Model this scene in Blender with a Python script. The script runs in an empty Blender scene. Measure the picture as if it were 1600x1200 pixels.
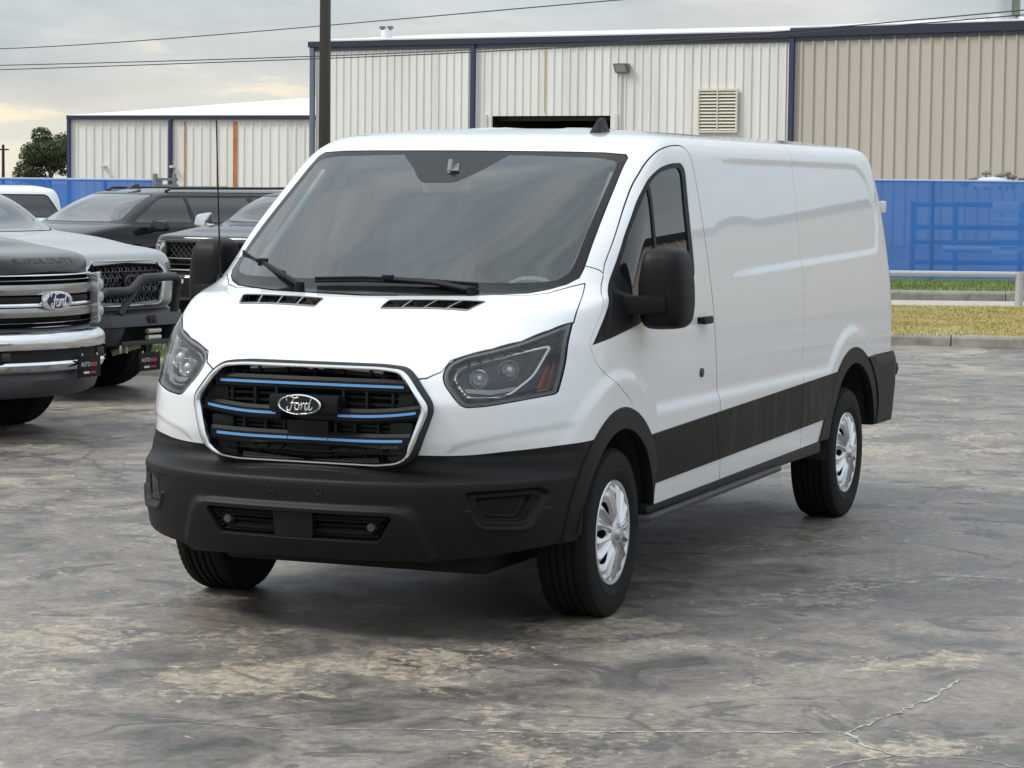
import bpy, bmesh, math, random
import numpy as np
from mathutils import Matrix, Vector
random.seed(7); rng=np.random.default_rng(7)
S=bpy.context.scene; COL=S.collection
R=math.radians
# ---------------------------------------------------------------- camera, sky, sun, exposure
CAMP=Vector((10.30266,4.72074,1.81595)); YAW=R(202.25734); PITCH=R(-4.37082); ROLL=R(0.643876)
fwd=Vector((math.cos(PITCH)*math.cos(YAW),math.cos(PITCH)*math.sin(YAW),math.sin(PITCH)))
rgt=fwd.cross(Vector((0,0,1))).normalized(); up=rgt.cross(fwd)
r2=rgt*math.cos(ROLL)+up*math.sin(ROLL); u2=up*math.cos(ROLL)-rgt*math.sin(ROLL)
cd=bpy.data.cameras.new('camera'); cam=bpy.data.objects.new('camera',cd); COL.objects.link(cam)
cam.matrix_world=Matrix(((r2.x,u2.x,-fwd.x,CAMP.x),(r2.y,u2.y,-fwd.y,CAMP.y),(r2.z,u2.z,-fwd.z,CAMP.z),(0,0,0,1)))
cd.sensor_width=36; cd.lens=4095.3*36/1600; cd.clip_start=.1; cd.clip_end=3000
cd.dof.use_dof=False
S.camera=cam
SUN_EL=R(48); SUN_AZ_VEC=Vector((0.50,-0.866))          # towards the veiled sun, in plan
S.view_settings.view_transform='Standard'; S.view_settings.look='None'; S.view_settings.gamma=1
S.view_settings.use_curve_mapping=False; S.view_settings.exposure=0.32
sd=bpy.data.lights.new('sun','SUN'); sd.energy=2.0; sd.angle=R(16); sd.color=(1,.95,.88)
sun=bpy.data.objects.new('sun',sd); COL.objects.link(sun)
_dir=Vector((SUN_AZ_VEC.x*math.cos(SUN_EL),SUN_AZ_VEC.y*math.cos(SUN_EL),math.sin(SUN_EL))).normalized()
sun.rotation_euler=_dir.to_track_quat('Z','Y').to_euler()
wd=bpy.data.worlds.new('World'); S.world=wd; wd.use_nodes=True
nt=wd.node_tree; nt.nodes.clear()
def N_(tree,t,**k):
    n=tree.nodes.new(t)
    for a,b in k.items():
        if a.startswith('i_'):
            n.inputs[a[2:].replace('_',' ')].default_value=b
        else: setattr(n,a,b)
    return n
def ramp(tree,stops,fac=None,interp='LINEAR'):
    n=tree.nodes.new('ShaderNodeValToRGB'); n.color_ramp.interpolation=interp
    e=n.color_ramp.elements
    while len(e)<len(stops): e.new(.5)
    for el,(p,c) in zip(e,stops):
        el.position=p; el.color=(c,c,c,1) if not hasattr(c,'__len__') else (*c[:3],1)
    if fac is not None: tree.links.new(fac,n.inputs[0])
    return n
def build_world():
    L=nt.links.new
    sky=N_(nt,'ShaderNodeTexSky',sky_type='NISHITA'); sky.sun_disc=False
    sky.sun_elevation=SUN_EL; sky.sun_rotation=math.atan2(SUN_AZ_VEC.x,SUN_AZ_VEC.y)
    tc=N_(nt,'ShaderNodeTexCoord')
    sep=N_(nt,'ShaderNodeSeparateXYZ'); L(tc.outputs['Generated'],sep.inputs[0])
    # stretched cloud layers: noise on the direction, squeezed vertically
    mp=N_(nt,'ShaderNodeMapping'); mp.inputs['Scale'].default_value=(1,1,2.2); L(tc.outputs['Generated'],mp.inputs[0])
    n1=N_(nt,'ShaderNodeTexNoise',i_Scale=4.2,i_Detail=7,i_Roughness=.52,i_Distortion=.5); L(mp.outputs[0],n1.inputs['Vector'])
    mp2=N_(nt,'ShaderNodeMapping'); mp2.inputs['Scale'].default_value=(1,1,5.5); mp2.inputs['Location'].default_value=(3.1,.7,.2); L(tc.outputs['Generated'],mp2.inputs[0])
    n2=N_(nt,'ShaderNodeTexNoise',i_Scale=14,i_Detail=6,i_Roughness=.55,i_Distortion=.7); L(mp2.outputs[0],n2.inputs['Vector'])
    # overcast luminance climbs to three times the horizon's at the zenith
    el=N_(nt,'ShaderNodeMath',operation='MAXIMUM')
    el.inputs[1].default_value=0; L(sep.outputs['Z'],el.inputs[0])
    lum=N_(nt,'ShaderNodeMath',operation='MULTIPLY_ADD'); lum.inputs[1].default_value=1.2; lum.inputs[2].default_value=1.0; L(el.outputs[0],lum.inputs[0])
    # colour with height: warm cream low, grey blue above
    hc=ramp(nt,[(0,(.80,.735,.59)),(.022,(.78,.715,.56)),(.045,(.53,.54,.515)),(.075,(.50,.53,.535)),(.5,(.475,.52,.565))],sep.outputs['Z'])
    gap=ramp(nt,[(.40,(.30,.39,.46)),(.60,(.64,.645,.64))],n1.outputs[0])
    mx=N_(nt,'ShaderNodeMix',data_type='RGBA'); mx.inputs[0].default_value=.46; L(hc.outputs[0],mx.inputs[6]); L(gap.outputs[0],mx.inputs[7])
    # glow between low cloud bars
    gl=ramp(nt,[(.55,0),(.68,1)],n2.outputs[0])
    gz=ramp(nt,[(0.0,.25),(.018,1),(.04,.55),(.065,0)],sep.outputs['Z'])
    gm=N_(nt,'ShaderNodeMath',operation='MULTIPLY'); L(gl.outputs[0],gm.inputs[0]); L(gz.outputs[0],gm.inputs[1])
    mx2=N_(nt,'ShaderNodeMix',data_type='RGBA'); L(gm.outputs[0],mx2.inputs[0]); L(mx.outputs[2],mx2.inputs[6]); mx2.inputs[7].default_value=(.88,.76,.52,1)
    dk=ramp(nt,[(.30,.90),(.5,1.0),(.72,1.07)],n2.outputs[0])
    m3=N_(nt,'ShaderNodeMix',data_type='RGBA',blend_type='MULTIPLY'); m3.inputs[0].default_value=1; L(mx2.outputs[2],m3.inputs[6]); L(dk.outputs[0],m3.inputs[7])
    m4=N_(nt,'ShaderNodeVectorMath',operation='SCALE'); L(m3.outputs[2],m4.inputs[0]); L(lum.outputs[0],m4.inputs['Scale'])
    b1=N_(nt,'ShaderNodeBackground',i_Strength=.06); L(sky.outputs[0],b1.inputs[0])
    b2=N_(nt,'ShaderNodeBackground',i_Strength=SKYK); L(m4.outputs[0],b2.inputs[0])
    mixs=N_(nt,'ShaderNodeMixShader'); mixs.inputs[0].default_value=.93; L(b1.outputs[0],mixs.inputs[1]); L(b2.outputs[0],mixs.inputs[2])
    o=N_(nt,'ShaderNodeOutputWorld'); L(mixs.outputs[0],o.inputs[0])
SKYK=.98
build_world()
# ---------------------------------------------------------------- materials
MATS={}
def mat(name,col,rough=.5,metal=0,coat=0,spec=.5,noise=0,nscale=20,bump=0,bscale=60,coatr=.03):
    if name in MATS: return MATS[name]
    m=bpy.data.materials.new(name); m.use_nodes=True; t=m.node_tree; b=t.nodes['Principled BSDF']
    b.inputs['Base Color'].default_value=(*col,1); b.inputs['Roughness'].default_value=rough; b.inputs['Metallic'].default_value=metal
    b.inputs['Coat Weight'].default_value=coat; b.inputs['Coat Roughness'].default_value=coatr; b.inputs['Specular IOR Level'].default_value=spec
    if noise or bump:
        tc=N_(t,'ShaderNodeTexCoord')
    if noise:
        n=N_(t,'ShaderNodeTexNoise',i_Scale=nscale,i_Detail=6,i_Roughness=.6); t.links.new(tc.outputs['Object'],n.inputs['Vector'])
        r=ramp(t,[(.3,tuple(c*(1-noise) for c in col)),(.7,tuple(min(1,c*(1+noise)) for c in col))],n.outputs[0])
        t.links.new(r.outputs[0],b.inputs['Base Color'])
        rr=ramp(t,[(.3,max(0,rough-.08)),(.7,min(1,rough+.08))],n.outputs[0]); t.links.new(rr.outputs[0],b.inputs['Roughness'])
    if bump:
        n=N_(t,'ShaderNodeTexNoise',i_Scale=bscale,i_Detail=3); t.links.new(tc.outputs['Object'],n.inputs['Vector'])
        bp=N_(t,'ShaderNodeBump',i_Strength=bump,i_Distance=.004); t.links.new(n.outputs[0],bp.inputs['Height']); t.links.new(bp.outputs[0],b.inputs['Normal'])
    MATS[name]=m; return m
def glass(name,tint=(.75,.82,.78),dens=1.0,rough=.0,refl=1.0):
    """thin pane: Fresnel reflection over tinted see-through"""
    if name in MATS: return MATS[name]
    m=bpy.data.materials.new(name); m.use_nodes=True; t=m.node_tree; t.nodes.clear()
    fr=N_(t,'ShaderNodeFresnel',i_IOR=1.52)
    mul=N_(t,'ShaderNodeMath',operation='MULTIPLY'); mul.inputs[1].default_value=2.0*refl; mul.use_clamp=True; t.links.new(fr.outputs[0],mul.inputs[0])
    tr=N_(t,'ShaderNodeBsdfTransparent',i_Color=(*tint,1)); gl=N_(t,'ShaderNodeBsdfGlossy',i_Roughness=rough)
    mx=N_(t,'ShaderNodeMixShader'); t.links.new(mul.outputs[0],mx.inputs[0]); t.links.new(tr.outputs[0],mx.inputs[1]); t.links.new(gl.outputs[0],mx.inputs[2])
    o=N_(t,'ShaderNodeOutputMaterial'); t.links.new(mx.outputs[0],o.inputs[0]); MATS[name]=m; return m
WHITE=mat('white_paint',(.755,.775,.80),.28,0,1.0,.5)
BLACKP=mat('black_plastic',(.0072,.0075,.008),.46,spec=.2,bump=.25,bscale=400)
BLACKG=mat('black_gloss',(.012,.012,.013),.12)
DARK=mat('dark_void',(.006,.006,.007),.8)
SEAL=mat('rubber_seal',(.012,.012,.013),.7)
CHROME=mat('chrome',(.78,.79,.80),.08,1)
SILVER=mat('silver_paint',(.62,.63,.65),.26,.75,.6)
RUBBER=mat('tyre_rubber',(.0085,.0085,.009),.75,spec=.25,noise=.25,nscale=18,bump=.2,bscale=120)
BLUE=mat('blue_strip',(.16,.40,.80),.25,.3,.5)
GREYT=mat('grey_trim',(.16,.165,.17),.5)
WSG=glass('windscreen_glass',(.76,.92,.83),refl=1.08)
SIDEG=glass('side_glass',(.16,.185,.19),refl=.75)
LENS=glass('lamp_lens',(.93,.94,.95),refl=.6)
FRIT=mat('windscreen_frit',(.012,.012,.012),.12,spec=.25)
# ---------------------------------------------------------------- objects
def link(name,me,parent=None):
    o=bpy.data.objects.new(name,me); COL.objects.link(o)
    if parent is not None: o.parent=parent
    return o
def thing(name,label,cat,loc=(0,0,0),rz=0,group=None):
    o=bpy.data.objects.new(name,None); COL.objects.link(o); o.location=loc; o.rotation_euler=(0,0,rz); o.empty_display_size=.3
    return tag(o,label,cat,group)
def tag(o,label,cat=None,group=None):
    o['label']=label
    if cat: o['category']=cat
    if group: o['group']=group
    return o
def mesh_from(name,V,F,mt,parent=None,N=None,smooth=True):
    me=bpy.data.meshes.new(name); me.from_pydata(np.asarray(V).tolist(),[],np.asarray(F).tolist() if not isinstance(F,list) else F)
    me.materials.append(mt); me.polygons.foreach_set('use_smooth',[smooth]*len(me.polygons))
    if N is not None: me.normals_split_custom_set_from_vertices(np.asarray(N).tolist())
    return link(name,me,parent)
class B:
    """collects shapes into one mesh"""
    def __init__(s): s.V=[];s.F=[]
    def add(s,V,F,mtx=None):
        k=len(s.V)
        s.V+= [tuple(mtx@Vector(v)) if mtx else tuple(v) for v in V]; s.F+=[tuple(i+k for i in f) for f in F]; return s
    def box(s,c,d,bev=0,rot=None,taper=None):
        bm=bmesh.new(); bmesh.ops.create_cube(bm,size=1)
        for v in bm.verts:
            k=1
            if taper and v.co.z>0: v.co.x*=taper[0]; v.co.y*=taper[1]
            v.co=Vector((v.co.x*d[0],v.co.y*d[1],v.co.z*d[2]))
        if bev: bmesh.ops.bevel(bm,geom=bm.edges[:],offset=bev,segments=2,affect='EDGES',profile=.6)
        m=Matrix.Translation(c)@(rot.to_matrix().to_4x4() if rot is not None else Matrix())
        bm.verts.index_update()
        s.add([v.co for v in bm.verts],[[v.index for v in f.verts] for f in bm.faces],m); bm.free(); return s
    def hexa(s,P,bev=0):
        """8 corners: 4 of one face in order, 4 of the opposite face"""
        F=[(3,2,1,0),(4,5,6,7),(0,1,5,4),(1,2,6,5),(2,3,7,6),(3,0,4,7)]
        if not bev: return s.add(P,F)
        bm=bmesh.new(); vs=[bm.verts.new(p) for p in P]
        for f in F: bm.faces.new([vs[i] for i in f])
        bmesh.ops.recalc_face_normals(bm,faces=bm.faces[:])
        bmesh.ops.bevel(bm,geom=bm.edges[:],offset=bev,segments=2,affect='EDGES',profile=.6); bm.verts.index_update()
        s.add([v.co for v in bm.verts],[[v.index for v in f.verts] for f in bm.faces]); bm.free(); return s
    def tube(s,path,r,n=10,caps=True):
        P=[Vector(p) for p in path]; k0=len(s.V); m=len(P); rr=r if hasattr(r,'__len__') else [r]*m
        ref=None
        for i,p in enumerate(P):
            t=(P[min(i+1,m-1)]-P[max(i-1,0)]).normalized()
            if ref is None: ref=t.orthogonal().normalized()
            a=(ref-t*ref.dot(t)).normalized(); ref=a; b=t.cross(a)
            for j in range(n):
                q=p+(a*math.cos(2*math.pi*j/n)+b*math.sin(2*math.pi*j/n))*rr[i]; s.V.append(tuple(q))
        for i in range(m-1):
            for j in range(n):
                s.F.append((k0+i*n+j,k0+i*n+(j+1)%n,k0+(i+1)*n+(j+1)%n,k0+(i+1)*n+j))
        if caps: s.F.append(tuple(k0+j for j in range(n))[::-1]); s.F.append(tuple(k0+(m-1)*n+j for j in range(n)))
        return s
    def lathe(s,prof,n=48,mtx=None,closed=False):
        """profile of (radius, height) turned about local Z"""
        V=[];F=[];m=len(prof)
        for j in range(n):
            c,sn=math.cos(2*math.pi*j/n),math.sin(2*math.pi*j/n)
            V+=[(r*c,r*sn,h) for r,h in prof]
        for j in range(n):
            for i in range(m-1 if not closed else m):
                a=j*m+i;b=j*m+(i+1)%m;c=((j+1)%n)*m+(i+1)%m;d=((j+1)%n)*m+i
                F.append((a,d,c,b))
        return s.add(V,F,mtx)
    def prism(s,poly,depth,mtx=None,bev=0):
        """polygon in local XY pushed along +Z"""
        bm=bmesh.new(); vs=[bm.verts.new((p[0],p[1],0)) for p in poly]; f=bm.faces.new(vs)
        r=bmesh.ops.extrude_face_region(bm,geom=[f]); nv=[g for g in r['geom'] if isinstance(g,bmesh.types.BMVert)]
        for v in nv: v.co.z+=depth
        bmesh.ops.recalc_face_normals(bm,faces=bm.faces[:])
        if bev:
            es=[e for e in bm.edges if e.calc_face_angle(0)>.5]
            bmesh.ops.bevel(bm,geom=es,offset=bev,segments=2,affect='EDGES',profile=.6)
        bm.verts.index_update(); s.add([v.co for v in bm.verts],[[v.index for v in f.verts] for f in bm.faces],mtx); bm.free(); return s
    def build(s,name,mt,parent=None,smooth=True,angle=35):
        me=bpy.data.meshes.new(name); me.from_pydata(s.V,[],s.F); me.materials.append(mt)
        bm=bmesh.new(); bm.from_mesh(me); bmesh.ops.recalc_face_normals(bm,faces=bm.faces[:]); bm.to_mesh(me); bm.free()
        if smooth:
            me.polygons.foreach_set('use_smooth',[True]*len(me.polygons)); me.set_sharp_from_angle(angle=R(angle))
        return link(name,me,parent)
def frame(o,x,y,z=None):
    """matrix with origin o and axes x,y"""
    x=Vector(x).normalized(); y=Vector(y); y=(y-x*y.dot(x)).normalized(); z=x.cross(y)
    return Matrix(((x.x,y.x,z.x,o[0]),(x.y,y.y,z.y,o[1]),(x.z,y.z,z.z,o[2]),(0,0,0,1)))
_text_i=[0]
def text_mesh(name,s,size,mtx,mt,parent=None,depth=.002,shear=0,spacing=1,width=1):
    c=bpy.data.curves.new('text','FONT'); c.body=s; c.size=size; c.align_x='CENTER'; c.align_y='CENTER'; c.extrude=depth; c.shear=shear; c.space_character=spacing
    o=bpy.data.objects.new('text',c); COL.objects.link(o); dg=bpy.context.evaluated_depsgraph_get(); dg.update()
    me=bpy.data.meshes.new_from_object(o.evaluated_get(dg)); bpy.data.objects.remove(o); bpy.data.curves.remove(c)
    me.transform(mtx@Matrix.Diagonal((width,1,1,1))); me.materials.clear(); me.materials.append(mt); me.name=name
    return link(name,me,parent)
# ---------------------------------------------------------------- outline helpers and the van skin
def pchip(xs,ys,x):
    xs=np.array(xs,float);ys=np.array(ys,float);x=np.clip(np.asarray(x,float),xs[0],xs[-1])
    h=np.diff(xs);d=np.diff(ys)/h;m=np.zeros_like(xs)
    for i in range(1,len(xs)-1):
        if d[i-1]*d[i]>0:
            w1=2*h[i]+h[i-1];w2=h[i]+2*h[i-1];m[i]=(w1+w2)/(w1/d[i-1]+w2/d[i])
    m[0]=d[0];m[-1]=d[-1]
    k=np.clip(np.searchsorted(xs,x,side='right')-1,0,len(xs)-2);t=(x-xs[k])/h[k]
    return (2*t**3-3*t**2+1)*ys[k]+(t**3-2*t**2+t)*h[k]*m[k]+(-2*t**3+3*t**2)*ys[k+1]+(t**3-t**2)*h[k]*m[k+1]
def sstep(a,b,x):
    t=np.clip((x-a)/(b-a),0,1);return t*t*(3-2*t)
def sdpoly(P,poly):
    """signed distance (negative inside) of 2-D points to a closed polygon"""
    P=np.asarray(P,float);poly=np.asarray(poly,float);d=np.full(len(P),1e18);ins=np.zeros(len(P),bool)
    for a,b in zip(poly,np.roll(poly,-1,0)):
        e=b-a;w=P-a;t=np.clip((w@e)/max(e@e,1e-12),0,1)
        d=np.minimum(d,((w-t[:,None]*e)**2).sum(1))
        c=((a[1]<=P[:,1])&(b[1]>P[:,1]))|((b[1]<=P[:,1])&(a[1]>P[:,1]))
        if abs(e[1])>1e-12: ins^=c&(P[:,0]<a[0]+(P[:,1]-a[1])/e[1]*e[0])
    return np.where(ins,-1,1)*np.sqrt(d)
def roundpoly(pts,r,n=5):
    """polygon with rounded corners; r one radius or a list"""
    pts=[np.array(p,float) for p in pts];out=[];N=len(pts)
    for i,p in enumerate(pts):
        rr=r[i] if hasattr(r,'__len__') else r
        a=pts[i-1]-p;b=pts[(i+1)%N]-p;la,lb=np.linalg.norm(a),np.linalg.norm(b);a/=la;b/=lb
        ang=np.arccos(np.clip(a@b,-1,1));l=min(rr,la*.48,lb*.48)
        if rr<=0: out.append(p);continue
        for k in range(n+1):
            t=k/n;out.append((1-t)**2*(p+a*l)+2*t*(1-t)*p+t*t*(p+b*l))
    return np.array(out)
# ---- the van's outer skin: a stack of plan outlines (x forward, y to its left) ----
XF=([.27,.33,.40,.50,.60,.635,.652,.676,.71,.80,.93,1.0,1.05,1.085,1.11,1.15,1.2,1.25,1.3,1.332,1.362,1.375,1.41,1.5,1.6,1.7,1.8,1.9,1.955,1.985,2.01,2.03,2.045],
    [.95,.985,1.01,1.03,1.035,1.028,.985,.935,.918,.940,.945,.915,.88,.845,.82,.775,.71,.645,.57,.48,.355,.33,.272,.125,-.045,-.217,-.39,-.572,-.678,-.735,-.79,-.86,-.95])
YW=([.27,.33,.40,.5,.6,.7,.8,.95,1.1,1.25,1.41,1.6,1.8,1.9,1.955,1.99,2.015,2.032,2.045],
    [.93,.965,.98,.99,.995,1.0,1.0,1.0,.995,.985,.965,.937,.902,.882,.868,.852,.833,.805,.76])
XC=([.27,.6,.9,1.1,1.2,1.3,1.41,1.6,1.8,1.955,2.045],[.25,.22,.12,0,-.1,-.18,-.35,-.52,-.78,-1.0,-1.25])
NN=([.27,.6,.95,1.1,1.2,1.3,1.41,1.6,1.8,1.955,2.045],[2.5,2.5,2.5,2.7,3.0,3.0,2.7,3.0,3.6,4.5,3.5])
XR=([.27,.5,.8,1.3,1.66,1.9,1.97,2.01,2.045],[-4.70,-4.78,-4.81,-4.825,-4.80,-4.755,-4.73,-4.70,-4.63])
CNT=(104,210,30); NF,NS,NR=CNT
ARC_F,ARC_R=(0.0,.36),(-3.75,.36)
def resample(P,n):
    d=np.r_[0,np.cumsum(np.linalg.norm(np.diff(P,axis=0),axis=1))];s=np.linspace(0,d[-1],n)
    return np.stack([np.interp(s,d,P[:,k]) for k in range(P.shape[1])],1)
def ring(z,Tb=None,cn=None,rd=.30,m=5.0):
    NF,NS,NR=cn or CNT
    xf,yw,xc,n,xr=[float(pchip(*T,z)) for T in (Tb or (XF,YW,XC,NN,XR))]
    t=np.linspace(0,np.pi/2,400);a=xf-xc
    F=np.stack([xc+a*np.cos(t)**(2/n),yw*np.sin(t)**(2/n)],1);F[0]=(xf,0);F[-1]=(xc,yw)
    R_=np.stack([xr+rd-rd*np.sin(t)**(2/m),yw*np.cos(t)**(2/m)],1);R_[0]=(xr+rd,yw);R_[-1]=(xr,0)
    F=resample(F,NF);S=np.stack([np.linspace(xc,xr+rd,NS),np.full(NS,yw)],1)
    R_=resample(R_,NR)
    return np.concatenate([F,S[1:],R_[1:]])
PANEL=[(-1.50,1.945),(-4.22,1.943),(-4.40,1.88),(-4.53,1.66),(-4.44,1.455),(-4.32,1.445),(-1.50,1.385)]
def body_grid():
    zs=np.concatenate([np.arange(.27,.62,.012),np.arange(.62,.76,.007),np.arange(.76,1.28,.011),np.arange(1.28,1.38,.005),np.arange(1.38,1.95,.011),np.arange(1.95,2.046,.006)])
    G=np.stack([np.concatenate([ring(z),np.full((NF+NS+NR-2,1),z)],1) for z in zs])
    top=G[-1];caps=[]
    for s in (.985,.96,.92,.86,.78,.68,.56,.42,.28,.14,0.0):
        c=top.copy();yy=top[:,1]*s
        k=(top[:,1].max()-0)*(1-s)
        x0,x1=top[:,0].min(),top[:,0].max()
        c[:,0]=(top[:,0]-(x0+x1)/2)*(1-(1-s)*.45)+(x0+x1)/2
        c[:,1]=yy;c[:,2]=top[:,2]+.046*(1-s**2)**.9
        caps.append(c)
    G=np.concatenate([G,np.stack(caps)])
    x,y,z=G[...,0],G[...,1],G[...,2]
    # sculpting of the sides: swollen band over the sill and round both arches, sunk cargo panel
    P=np.stack([x.ravel(),z.ravel()],1)
    sd=np.minimum(np.hypot(P[:,0]-ARC_F[0],P[:,1]-ARC_F[1])-.665,np.hypot(P[:,0]-ARC_R[0],P[:,1]-ARC_R[1])-.68)
    sd=np.minimum(sd,P[:,1]-.845)
    side=sstep(.55,.9,y.ravel()/ .95)*(1-sstep(.25,.85,P[:,0]))
    sd=np.where(P[:,0]>-.0,np.hypot(P[:,0]-ARC_F[0],P[:,1]-ARC_F[1])-.665,sd)
    fade=1-sstep(.38,.66,P[:,0])
    dy=.017*(1-sstep(-.032,.032,sd))*side*fade-.010*side
    pn=sdpoly(P,roundpoly(PANEL,.07));inn=1-sstep(-.024,.010,pn)
    dy-=.009*inn*sstep(.6,.85,y.ravel()/.95)*sstep(1.42,2.15,-P[:,0])
    G[...,1]=np.maximum(0,y+dy.reshape(y.shape))
    # pressed step in the nose, outboard of the grille and under the lamp
    yy=y.ravel(); zc=pchip([.56,.62,.72,.93],[.735,.778,.803,.848],yy)
    st=(1-sstep(-.010,.010,P[:,1]-zc))*sstep(.55,.60,yy)*sstep(.712,.74,P[:,1])*sstep(.38,.5,P[:,0])
    G[...,0]-=(.007*st).reshape(y.shape); G[...,1]-=(.003*st).reshape(y.shape)
    G[:,0,1]=0;G[:,-1,1]=0
    # two shallow roof swages each side
    rf=sstep(2.045,2.06,z)*sstep(-1.15,-1.35,x)*sstep(-4.6,-4.4,x)
    for yc in (.22,.50): G[...,2]+=rf*.007*np.exp(-((y-yc)/.045)**4)
    return G
def grid_mesh(G):
    K,M=G.shape[:2];V=G.reshape(-1,3)
    du=np.gradient(G,axis=1);dv=np.gradient(G,axis=0)
    # across the centreline the surface is mirrored: tangent along y only
    du[:,0]=[0,1,0];du[:,-1]=[0,-1,0]
    N=np.cross(du,dv);N[-1]=[0,0,1]
    l=np.linalg.norm(N,axis=2,keepdims=True);N=N/np.maximum(l,1e-12)
    bad=(l[...,0]<1e-12);N[bad]=[0,0,1]
    i=np.arange(K-1)[:,None]*M+np.arange(M-1)[None];i=i.ravel()
    T=np.concatenate([np.stack([i,i+1,i+M+1],1),np.stack([i,i+M+1,i+M],1)])
    a=np.cross(V[T[:,1]]-V[T[:,0]],V[T[:,2]]-V[T[:,0]])
    T=T[np.linalg.norm(a,axis=1)>1e-10]
    return V,N.reshape(-1,3),T
# ---------------------------------------------------------------- cutting a skin (V,N,T) along signed distances
def compact(V,N,T):
    u,inv=np.unique(T,return_inverse=True); return V[u],N[u],inv.reshape(-1,3)
def refine(M,mask):
    V,N,T=M
    if not mask.any(): return M
    a=T[mask]; e=np.concatenate([a[:,[0,1]],a[:,[1,2]],a[:,[2,0]]]); es=np.sort(e,1)
    u,inv=np.unique(es,axis=0,return_inverse=True); inv=inv.ravel(); k=len(V)
    V2=np.concatenate([V,(V[u[:,0]]+V[u[:,1]])/2]); n=N[u[:,0]]+N[u[:,1]]; n/=np.maximum(np.linalg.norm(n,axis=1,keepdims=True),1e-9)
    N2=np.concatenate([N,n]); m=len(a); ab,bc,ca=inv[:m]+k,inv[m:2*m]+k,inv[2*m:]+k
    T2=np.concatenate([T[~mask],np.stack([a[:,0],ab,ca],1),np.stack([ab,a[:,1],bc],1),np.stack([ca,bc,a[:,2]],1),np.stack([ab,bc,ca],1)])
    return V2,N2,T2
def split(M,d):
    V,N,T=M; d=np.where(np.abs(d)<1e-6,1e-6,d); s=d<0; st=s[T]; c=st.sum(1)
    ins=T[c==3]; out=T[c==0]; mid=T[(c==1)|(c==2)]; sm=s[mid]
    if len(mid)==0: return (compact(V,N,ins) if len(ins) else None),(compact(V,N,out) if len(out) else None)
    lone=np.where(sm.sum(1)==1,sm.argmax(1),(~sm).argmax(1)); r=np.arange(len(mid))
    a=mid[r,lone];b=mid[r,(lone+1)%3];cc=mid[r,(lone+2)%3]
    e=np.sort(np.concatenate([np.stack([a,b],1),np.stack([a,cc],1)]),1); u,inv=np.unique(e,axis=0,return_inverse=True); inv=inv.ravel()
    t=(d[u[:,0]]/(d[u[:,0]]-d[u[:,1]]))[:,None]; k=len(V)
    V2=np.concatenate([V,V[u[:,0]]*(1-t)+V[u[:,1]]*t]); n=N[u[:,0]]*(1-t)+N[u[:,1]]*t; n/=np.maximum(np.linalg.norm(n,axis=1,keepdims=True),1e-9)
    N2=np.concatenate([N,n]); ab=inv[:len(mid)]+k; ac=inv[len(mid):]+k
    one=np.stack([a,ab,ac],1); two=np.concatenate([np.stack([ab,b,cc],1),np.stack([ab,cc,ac],1)])
    li=s[a]; l2=np.concatenate([li,li])
    I=np.concatenate([ins,one[li],two[~l2]]); O=np.concatenate([out,one[~li],two[l2]])
    return (compact(V2,N2,I) if len(I) else None),(compact(V2,N2,O) if len(O) else None)
def cut(M,fun,levels=1,near=.03):
    for l in range(levels):
        d=fun(M[0]); th=near/2**l; M=refine(M,(np.abs(d)[M[2]].min(1)<th)&(np.abs(d)[M[2]].max(1)<th*3))
    return split(M,fun(M[0]))
def cutgap(M,fun,g=.005,levels=1):
    """-> piece, rest, strip of the shut line between them"""
    I,O=cut(M,lambda V:fun(V)-g/2,levels)
    if I is None: return None,O,None
    St,P=split(I,-(fun(I[0])+g/2))
    return P,O,St
def offs(M,d): return (M[0]+M[1]*d,M[1],M[2])
def flip(M): return (M[0],-M[1],M[2][:,::-1])
def mirr(M): return (M[0]*[1,-1,1],M[1]*[1,-1,1],M[2][:,::-1])
def joinm(*Ms):
    Ms=[m for m in Ms if m is not None]; V=np.concatenate([m[0] for m in Ms]); N=np.concatenate([m[1] for m in Ms]); k=0;T=[]
    for m in Ms: T.append(m[2]+k); k+=len(m[0])
    return V,N,np.concatenate(T)
def border(M,skip_mid=True):
    V,N,T=M; e=np.concatenate([T[:,[0,1]],T[:,[1,2]],T[:,[2,0]]]); es=np.sort(e,1)
    u,idx,cnt=np.unique(es,axis=0,return_index=True,return_counts=True); b=e[idx[cnt==1]]
    if skip_mid: b=b[~((np.abs(V[b[:,0],1])<1e-4)&(np.abs(V[b[:,1],1])<1e-4))]
    return b
def flange(M,depth=.012,rnd=.0025):
    """turn the border inwards so a panel shows its thickness"""
    V,N,T=M; b=border(M)
    if len(b)==0: return M
    u,inv=np.unique(b,return_inverse=True); inv=inv.reshape(-1,2); k=len(V); m=len(u)
    t=V[b[:,1]]-V[b[:,0]]; t/=np.maximum(np.linalg.norm(t,axis=1,keepdims=True),1e-9)
    o=np.cross(t,N[b[:,0]]); O=np.zeros((m,3)); np.add.at(O,inv[:,0],o); np.add.at(O,inv[:,1],o); O/=np.maximum(np.linalg.norm(O,axis=1,keepdims=True),1e-9)
    V2=np.concatenate([V,V[u]+O*rnd*.6-N[u]*rnd,V[u]+O*rnd*.6-N[u]*depth]); n1=O*.9+N[u]*.3; n1/=np.linalg.norm(n1,axis=1,keepdims=True)
    N2=np.concatenate([N,n1,O]); a0,a1=b[:,0],b[:,1]; c0,c1=inv[:,0]+k,inv[:,1]+k; d0,d1=c0+m,c1+m
    Q=[np.stack([a0,c0,c1],1),np.stack([a0,c1,a1],1),np.stack([c0,d0,d1],1),np.stack([c0,d1,c1],1)]
    return V2,N2,np.concatenate([T]+Q)
def put(name,M,mt,parent): return mesh_from(name,M[0],M[2],mt,parent,M[1])
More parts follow.
